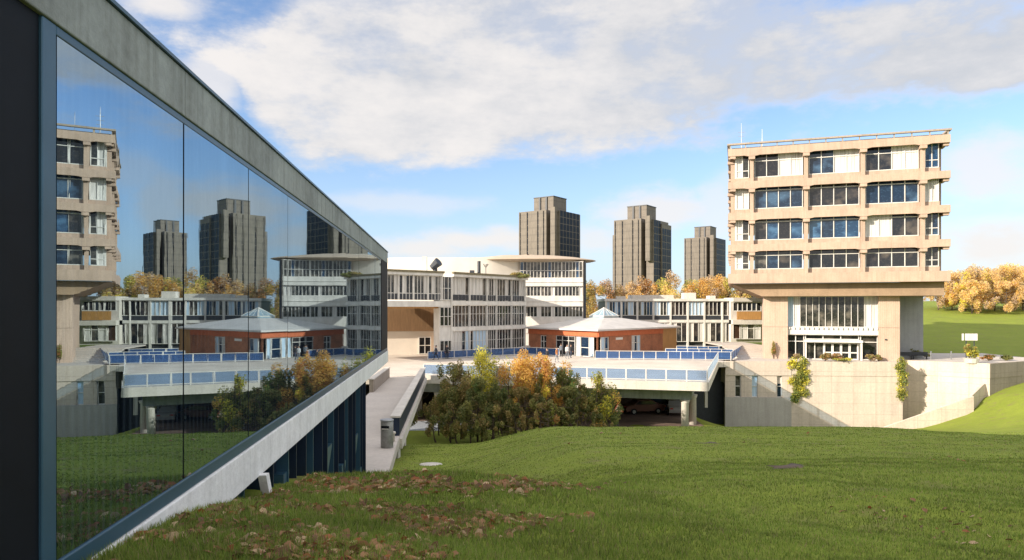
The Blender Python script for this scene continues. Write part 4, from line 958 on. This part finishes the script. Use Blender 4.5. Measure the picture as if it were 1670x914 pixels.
# ------------------------------------------------------------ terrace things at right
shrub('leafy pot plant with red and yellow flowers beside the white signboard', (52.9, 78.6, -6.35), .8, 2.2, [L_yg, L_olive, L_rust, L_yellow], 900, .11)
shrub('slim climbing plant at the foot of the left pier', (30.2+2.5, 85.2, -6.4), .4, 2.1, [L_olive, L_rust, L_yg], 500, .09)
for i, (x, y, r_, h, mats, lab) in enumerate([(1345, 571, .9, 1.1, [L_rust, L_brown, L_dark], 'reddish bushy plant left of the entrance doors'), (1362, 574, .9, .9, [L_rust, L_twig, L_brown], 'second reddish plant nearer the entrance doors'),
        (1420, 577, .7, .8, [L_twig, L_brown, L_olive], 'pale dry plant right of the entrance porch'), (1432, 578, .7, .8, [L_brown, L_olive], 'low brown plant against the right pier'),
        (1298, 578, .8, .9, [L_twig, L_olive, L_brown], 'pale dry plant beside the left pier, under the window'), (1375, 585, 1.3, .45, [L_yg, L_olive, L_yellow], 'low mat of green plants on top of the bright wall'),
        (1490, 571, 1.0, 1.3, [L_dark, L_olive], 'dark shrub in the shade right of the piers'), (1503, 573, .9, 1.0, [L_dark, L_brown], 'smaller dark shrub next to the shaded wall end'),
        (1612, 583, .9, .7, [L_dark, L_rust, L_olive], 'low dark plant right of the signboard'), (1640, 586, 1.0, .7, [L_dark, L_olive], 'low dark plant near the right edge of the terrace')]):
    Y = 81.3 if i not in (5,) else 80.2
    if i in (6, 7): Y = 86
    if i in (8, 9): Y = 82.5
    shrub(lab, ((x-835)/1113*Y, Y, -6.4), r_, h, mats, 700, .1)
sb = thing('signboard', 'white signboard on a dark post at the terrace corner', 'sign', ((1583-835)/1113*80, 80, -6.4), R(-10))
mb = MB(); mb.box(-.6, .7, -.05, .05, 2.55, 3.35); mb.build('board', white, sb)
mb = MB(); mb.box(-.95, -.75, -.04, .04, 2.55, 3.35); mb.build('side_board', white, sb)
mb = MB(); mb.tube((-.45, .1, 0), (-.45, .1, 3.4), .06); mb.tube((.4, .1, 0), (.4, .1, 3.4), .06); mb.build('post', darkm, sb)
pl = thing('planter', 'pale concrete planter under the pot plant at the terrace corner', 'planter', (52.9, 78.6, -6.4))
mb = MB(); mb.lathe([(.55, 0), (.7, .02), (.8, .55), (.72, .56)], n=12); mb.build('bowl', paleconc, pl)
for i, (x, lab) in enumerate([(1518, 'grey bollard on the shaded terrace near the blue wall'), (1551, 'grey bollard on the terrace left of the signboard')]):
    mb = MB(); mb.tube((0, 0, 0), (0, 0, .95), .08, .08, 10); mb.lathe([(.1, .951), (.1, 1.0), (.03, 1.04)], n=10); o = mb.build('bollard', greym); o.location = ((x-835)/1113*84, 84, -6.4); tag(o, lab, 'bollard', 'terrace bollards')
for i, (x, lab) in enumerate([(1475, 'dark bench on the shaded terrace, nearest the right pier'), (1500, 'dark bench on the shaded terrace, further right')]):
    b_ = thing('bench', lab, 'bench', ((x-835)/1113*84.5, 84.5, -6.4), R(-18), 'terrace benches')
    mb = MB(); mb.box(-.9, .9, -.25, .2, .42, .47); mb.build('seat', darkm, b_)
    mb = MB(); mb.box(-.9, .9, .2, .25, .5, .9); mb.build('backrest', darkm, b_)
    for sx in (-.75, .7): mb = MB(); mb.box(sx, sx+.06, -.22, .24, 0, .419); mb.build('leg', darkm, b_)

# ------------------------------------------------------------ road below: sign and parked cars
rs_ = thing('road_sign', 'triangular red-bordered warning sign standing in the dark under the deck', 'sign', ((1008-835)/1113*58.5, 58.5, -11), 0)
mb = MB(); mb.xz([(-.46, 2.05), (.46, 2.05), (0, 2.88)], -.02, .0); mb.build('red_border', plain('sign_red', (.5, .09, .04), .4), rs_)
mb = MB(); mb.xz([(-.33, 2.12), (.33, 2.12), (0, 2.73)], -.026, -.021); mb.build('face', plain('sign_face', (.8, .6, .42), .4), rs_)
mb = MB(); mb.box(-.035, .035, -.031, -.027, 2.28, 2.52); mb.box(-.035, .035, -.031, -.027, 2.18, 2.24); mb.build('mark', blackm, rs_)
mb = MB(); mb.tube((0, .03, 0), (0, .03, 2.6), .04); mb.box(-.35, .35, -.2, .25, -.02, .12); mb.build('post', darkm, rs_)
def car(label, loc, rz, paint):
    c = thing('parked_car', label, 'car', loc, rz, 'cars parked under the deck')
    prof = [(-2.1, .35), (-2.15, .7), (-2.0, .92), (-1.35, 1.0), (-.75, 1.42), (.75, 1.45), (1.5, 1.02), (2.05, .95), (2.12, .6), (2.05, .32)]
    mb = MB(); n = len(prof); secs = [(-.82, .93), (-.86, 1.0), (.86, 1.0), (.82, .93)]; vs = []
    for y, k_ in secs:
        for x, z in prof: w_ = .80 if z > 1.2 else 1; vs.append((x*(k_ if z < 1.2 else .96*k_), y*w_, z*k_ if z > .5 else z))
    fs = [(i*n+j, i*n+(j+1) % n, (i+1)*n+(j+1) % n, (i+1)*n+j) for i in range(3) for j in range(n)]+[list(range(n))[::-1], list(range(3*n, 4*n))]
    mb.add(vs, fs); mb.build('body', paint, c, False, .03)
    for sy in (-.80, .80):
        mb = MB(); s_ = 1 if sy > 0 else -1
        mb.xz([(-1.15, 1.02), (-.70, 1.36), (.70, 1.38), (1.25, 1.03)], sy-.03, sy+.03); mb.build('side_window', panedk, c)
        for x in (-1.3, 1.35):
            mb = MB(); mb.tube((x, sy-.02, .32), (x, sy+.1*s_, .32), .32, .32, 20); w_ = mb.build('tyre', blackm, c)
            mb = MB(); mb.tube((x, sy+.101*s_, .32), (x, sy+.12*s_, .32), .19, .17, 12); mb.build('rim', greym, w_)
    for sy in (-.6, .6): mb = MB(); mb.box(2.05, 2.13, sy-.15, sy+.15, .66, .8); mb.build('headlight', white, c); mb = MB(); mb.box(-2.15, -2.09, sy-.15, sy+.15, .7, .85); mb.build('tail_light', plain('tail_red', (.3, .01, .01), .3), c)
paints = [plain('silver_paint', (.45, .45, .46), .25, .5, .05), plain('dark_blue_paint', (.03, .05, .10), .25, .3, .05), plain('red_brown_paint', (.10, .04, .03), .3, .2, .05)]
for i, (x, Y, rz, p, lab) in enumerate([(1048, 71, 12, 2, 'red-brown car parked in the dark under the deck, leftmost'), (1074, 73, 78, 1, 'dark blue car parked end-on under the deck, in the middle'), (1100, 71, 85, 0, 'silver car parked under the deck nearest the front column')]):
    car(lab, ((x-835)/1113*Y, Y, -10.985), R(rz), paints[p])

# ------------------------------------------------------------ people on the plaza
skinm = plain('skin', (.45, .27, .19), .6, 0, .05)
def person(label, x, yfoot, rz, top, trous, stride=.25, arm=.1, hair=(.05, .03, .02), Y=None):
    Y = Y or -DK*1113/(yfoot-502); X = (x-835)/1113*Y
    t = thing('person', label, 'person', (X, Y, DK), R(rz), 'people crossing the plaza')
    J = {}; V = []; E = []; Rr = []
    def v(p, r, par=None):
        V.append(p); Rr.append(r); i = len(V)-1
        if par is not None: E.append((par, i))
        return i
    pel = v((0, 0, .95), (.155, .11)); sp = v((0, .01, 1.15), (.14, .10), pel); ch = v((0, .0, 1.36), (.17, .115), sp); nk = v((0, .01, 1.50), (.058, .058), ch)
    hd = v((0, -.01, 1.60), (.078, .088), nk); h2 = v((0, -.01, 1.68), (.082, .092), hd); h3 = v((0, 0, 1.745), (.055, .06), h2); v((0, -.10, 1.63), (.014, .016), hd)
    for s_ in (-1, 1):
        hp = v((s_*.10, 0, .90), (.10, .10), pel); kn = v((s_*.11, -s_*stride*.55-.02, .50), (.062, .066), hp); an = v((s_*.11, -s_*stride+.05, .10), (.042, .045), kn); v((s_*.12, -s_*stride-.12, .045), (.042, .03), an)
        sh = v((s_*.19, 0, 1.42), (.065, .065), ch); eb = v((s_*.25, s_*arm*.5+.02, 1.14), (.045, .047), sh); wr = v((s_*.25, s_*arm-.06, .90), (.03, .032), eb); pm_ = v((s_*.25, s_*arm-.08, .83), (.036, .02), wr)
        for k_ in range(5):
            f0 = v((s_*.25+(k_-2)*.014, s_*arm-.09-(.02 if k_ == 0 else 0), .775), (.008, .008), pm_); v((s_*.25+(k_-2)*.013, s_*arm-.10, .735+abs(k_-2)*.006), (.007, .007), f0)
    me = bpy.data.meshes.new('body'); me.from_pydata(V, E, []); me.update(); o = bpy.data.objects.new('body', me); col.objects.link(o); o.parent = t
    sk_ = o.modifiers.new('skin', 'SKIN')
    for i, r in enumerate(Rr): me.skin_vertices[0].data[i].radius = r
    me.skin_vertices[0].data[0].use_root = True
    o.modifiers.new('sub', 'SUBSURF').levels = 1; o.modifiers['sub'].render_levels = 1
    dg = bpy.context.evaluated_depsgraph_get(); m2 = bpy.data.meshes.new_from_object(o.evaluated_get(dg)); o.modifiers.clear(); o.data = m2; m2.name = 'body'
    m2.materials.clear()
    for m in (skinm, top, trous, blackm): m2.materials.append(m)
    for p in m2.polygons:
        z = p.center.z; ax_ = abs(p.center.x)
        p.material_index = 3 if z < .08 else 2 if (z < .93 and ax_ < .215) else 0 if z > 1.50 or (z < .90) else 1
        p.use_smooth = True
    mb = MB(); mb.lathe([(.06, 1.60), (.098, 1.64), (.104, 1.70), (.08, 1.77), (.02, 1.795)], 0, .022, 14); mb.build('hair', plain('hair', hair, .7), t, True)
    return t
cB = plain('black_cloth', (.012, .013, .018), .8); cN = plain('navy_cloth', (.03, .04, .07), .8); cO = plain('orange_cloth', (.5, .2, .06), .8); cW = plain('white_cloth', (.7, .7, .7), .8); cG = plain('grey_cloth', (.2, .22, .25), .8)
person('person in dark clothes striding left past the passage, left of the pair', 711, 587, -70, cN, cB, .34, .2)
person('person in black standing beside the dark doorway of the glazed wing', 729, 586, 10, cB, cB, .05, .02)
person('person in a long black coat walking on the plaza in front of the pavilion', 892, 593, -60, cB, cB, .2, .1, Y=78)
person('person in an orange top and pale trousers beside the black-coated person', 908, 591, 60, cO, cG, .15, .1, Y=80)
person('person in white near the pavilion doors', 925, 585, 20, cW, cG, .15, .1, Y=85.5)
person('person in black behind the white-clad person, by the glass doors', 931, 584, 120, cB, cN, .1, .05, Y=86.6)
person('person in dark clothes standing left of the pavilion doors', 915, 582, 200, cG, cB, .1, .05, Y=88.0)

# ------------------------------------------------------------ grass blades and fallen leaves
def gzv(X, Y): return hgt(X, Y)+lumps(X, Y)
def scatter(name, n, yr, xr, hmul, wmul, mats, weights, power=1.0, mask=None, leaf=False):
    Y = yr[0]*(yr[1]/yr[0])**(rng.random(n)**power)
    X = (xr[0]+(xr[1]-xr[0])*rng.random(n))*Y
    wall = -(1.9+.0922*Y)/.9957
    ok = (X > np.where(Y < 17.5, wall+.02, wall-.2-.05*(Y-17)))
    ok &= ~((Y > 17) & (X < np.interp(Y, [17.4, 22, 28, 60], [-3.6, -4.0, -4.7, -8.0])+.05))
    if mask is not None: ok &= mask(X, Y)
    X, Y = X[ok], Y[ok]; n = len(X); Z = gzv(X, Y)
    a = rng.random(n)*6.283
    if not leaf:
        h = hmul(X, Y)*(.5+.9*rng.random(n)); w = wmul(X, Y)*(.6+.8*rng.random(n)); lx = rng.normal(size=n)*.35*h; ly = rng.normal(size=n)*.35*h
        b0 = np.stack([X-np.cos(a)*w, Y-np.sin(a)*w, Z-.01], 1); b1 = np.stack([X+np.cos(a)*w, Y+np.sin(a)*w, Z-.01], 1); t_ = np.stack([X+lx, Y+ly, Z+h], 1)
        v = np.stack([b0, b1, t_], 1).reshape(-1, 3); m = 3
    else:
        s = wmul(X, Y)*(.45+1.3*rng.random(n)**1.6)
        ca, sa = np.cos(a), np.sin(a); tx = rng.normal(size=n)*.28; ty = rng.normal(size=n)*.28; cu = .10+.5*rng.random(n)
        P = []
        for p_, r__ in ((-1, 0), (-.5, .46), (.3, .50), (1, .05), (-1, 0), (1, .05), (.35, -.44), (-.4, -.52)):
            jx = rng.normal(size=n)*.10*(r__ != 0); zz_ = Z+.004+s*(.22+p_*tx+r__*ty*2+abs(r__)*cu)
            P.append(np.stack([X+(ca*(p_+jx)-sa*r__)*s, Y+(sa*(p_+jx)+ca*r__)*s, zz_], 1))
        v = np.stack(P, 1).reshape(-1, 3); m = 8
    me = bpy.data.meshes.new(name); me.vertices.add(m*n); me.vertices.foreach_set('co', v.ravel())
    me.loops.add(m*n); me.loops.foreach_set('vertex_index', np.arange(m*n, dtype=np.int32)); F = 2 if leaf else 1; me.polygons.add(F*n); me.polygons.foreach_set('loop_start', np.arange(0, m*n, m//F))
    for mm in mats: me.materials.append(mm)
    me.polygons.foreach_set('material_index', np.repeat(rng.choice(len(mats), n, p=weights), F).astype(np.int32)); me.update(); me.validate()
    o = bpy.data.objects.new(name, me); col.objects.link(o); o['kind'] = 'stuff'; return o
G1 = leafmat('grass_blade_green', (.21, .30, .045), .5); G2 = leafmat('grass_blade_olive', (.27, .31, .065), .5); G3 = leafmat('grass_blade_dark', (.11, .16, .026), .4); G4 = leafmat('grass_blade_straw', (.32, .26, .12), .3)
def vnoise(X, Y, s, o=0): return np.array([mnoise.noise((x*s, y*s, o)) for x, y in zip(X, Y)])
mound = lambda X, Y: (1-ss(-.5, 2.2, X-.12*Y+.2))*(1-ss(10, 13, Y))
o = scatter('grass', 300000, (2.6, 16), (-.66, .80), lambda X, Y: .022+.024*mound(X, Y)+.0009*Y, lambda X, Y: .0022+.00036*Y, [G1, G2, G3, G4], [.42, .30, .2, .08], .85)
o['label'] = 'short green grass over the mound and near lawn'; o['category'] = 'grass'
o = scatter('grass', 120000, (14, 52), (-.22, .82), lambda X, Y: .022+.0004*Y, lambda X, Y: .004+.0004*Y, [G1, G2, G3, G4], [.42, .33, .17, .08], .8)
o['label'] = 'short grass over the farther lawn up to the crest'; o['category'] = 'grass'
def leafmask(X, Y):
    d = vnoise(X, Y, .9, 5)+.6*vnoise(X, Y, 2.6, 9)
    m = (1-ss(-1.0, .6, X-.26*(Y-4.4)+.25))*(1-ss(9.5, 12.5, Y))
    return (1.9*d+.8*m-.50 > rng.random(len(X))*.8) & (m > .02)
D1 = leafmat('dead_leaf_pink_brown', (.34, .175, .085), .25); D2 = leafmat('dead_leaf_brown', (.17, .085, .04), .25); D3 = leafmat('dead_leaf_pale', (.55, .38, .23), .25); D4 = leafmat('dead_leaf_red', (.30, .10, .035), .25)
o = scatter('fallen_leaves', 34000, (2.6, 12), (-.66, .35), None, lambda X, Y: .021+.0020*Y, [D1, D2, D3, D4], [.38, .34, .13, .15], .8, leafmask, True)
o['label'] = 'brown and pinkish dead leaves strewn over the near mound'; o['category'] = 'leaves'
def few(X, Y): return vnoise(X, Y, .35, 11)+.5*vnoise(X, Y, 1.3, 2) > .62
o = scatter('fallen_leaves', 3500, (3, 30), (-.2, .8), None, lambda X, Y: .016+.0012*Y, [D1, D2, D3, D4], [.3, .4, .15, .15], .9, few, True)
o['label'] = 'thin patches of brown leaves out on the open lawn'; o['category'] = 'leaves'
# flat pale stone and small dark puddle-like patch on the lawn
X, Y = (703-835)/1113*27, 27.0
mb = MB(); mb.lathe([(.30, -.05), (.36, .02), (.34, .05), (.1, .07)], n=12); o = mb.build('flat_stone', paleconc, None, True); o.location = (X, Y, gz(X, Y)); o.scale = (1.3, .9, 1); tag(o, 'small flat pale stone lying on the lawn near the walkway', 'stone')

for i, (x, y, Yd, lab) in enumerate([(1160, 773, 22, 'dark bare patch of earth in the middle of the lawn'), (1300, 833, 12.5, 'small brown bare patch lower on the open lawn')]):
    X = (x-835)/1113*Yd; mb = MB(); n = 18; vs = [(0, 0, .035)]+[(math.cos(k/n*6.283)*(.45+.12*math.sin(k*2.1)), math.sin(k/n*6.283)*(.35+.1*math.cos(k*1.7)), -.03) for k in range(n)]
    mb.add(vs, [(0, 1+k, 1+(k+1) % n) for k in range(n)]+[list(range(n, 0, -1))]); o = mb.build('earth_patch', soil, None, True); o.location = (X, Yd, gz(X, Yd)); o.scale = (1.1, 1.2, 1); tag(o, lab, 'bare patch')
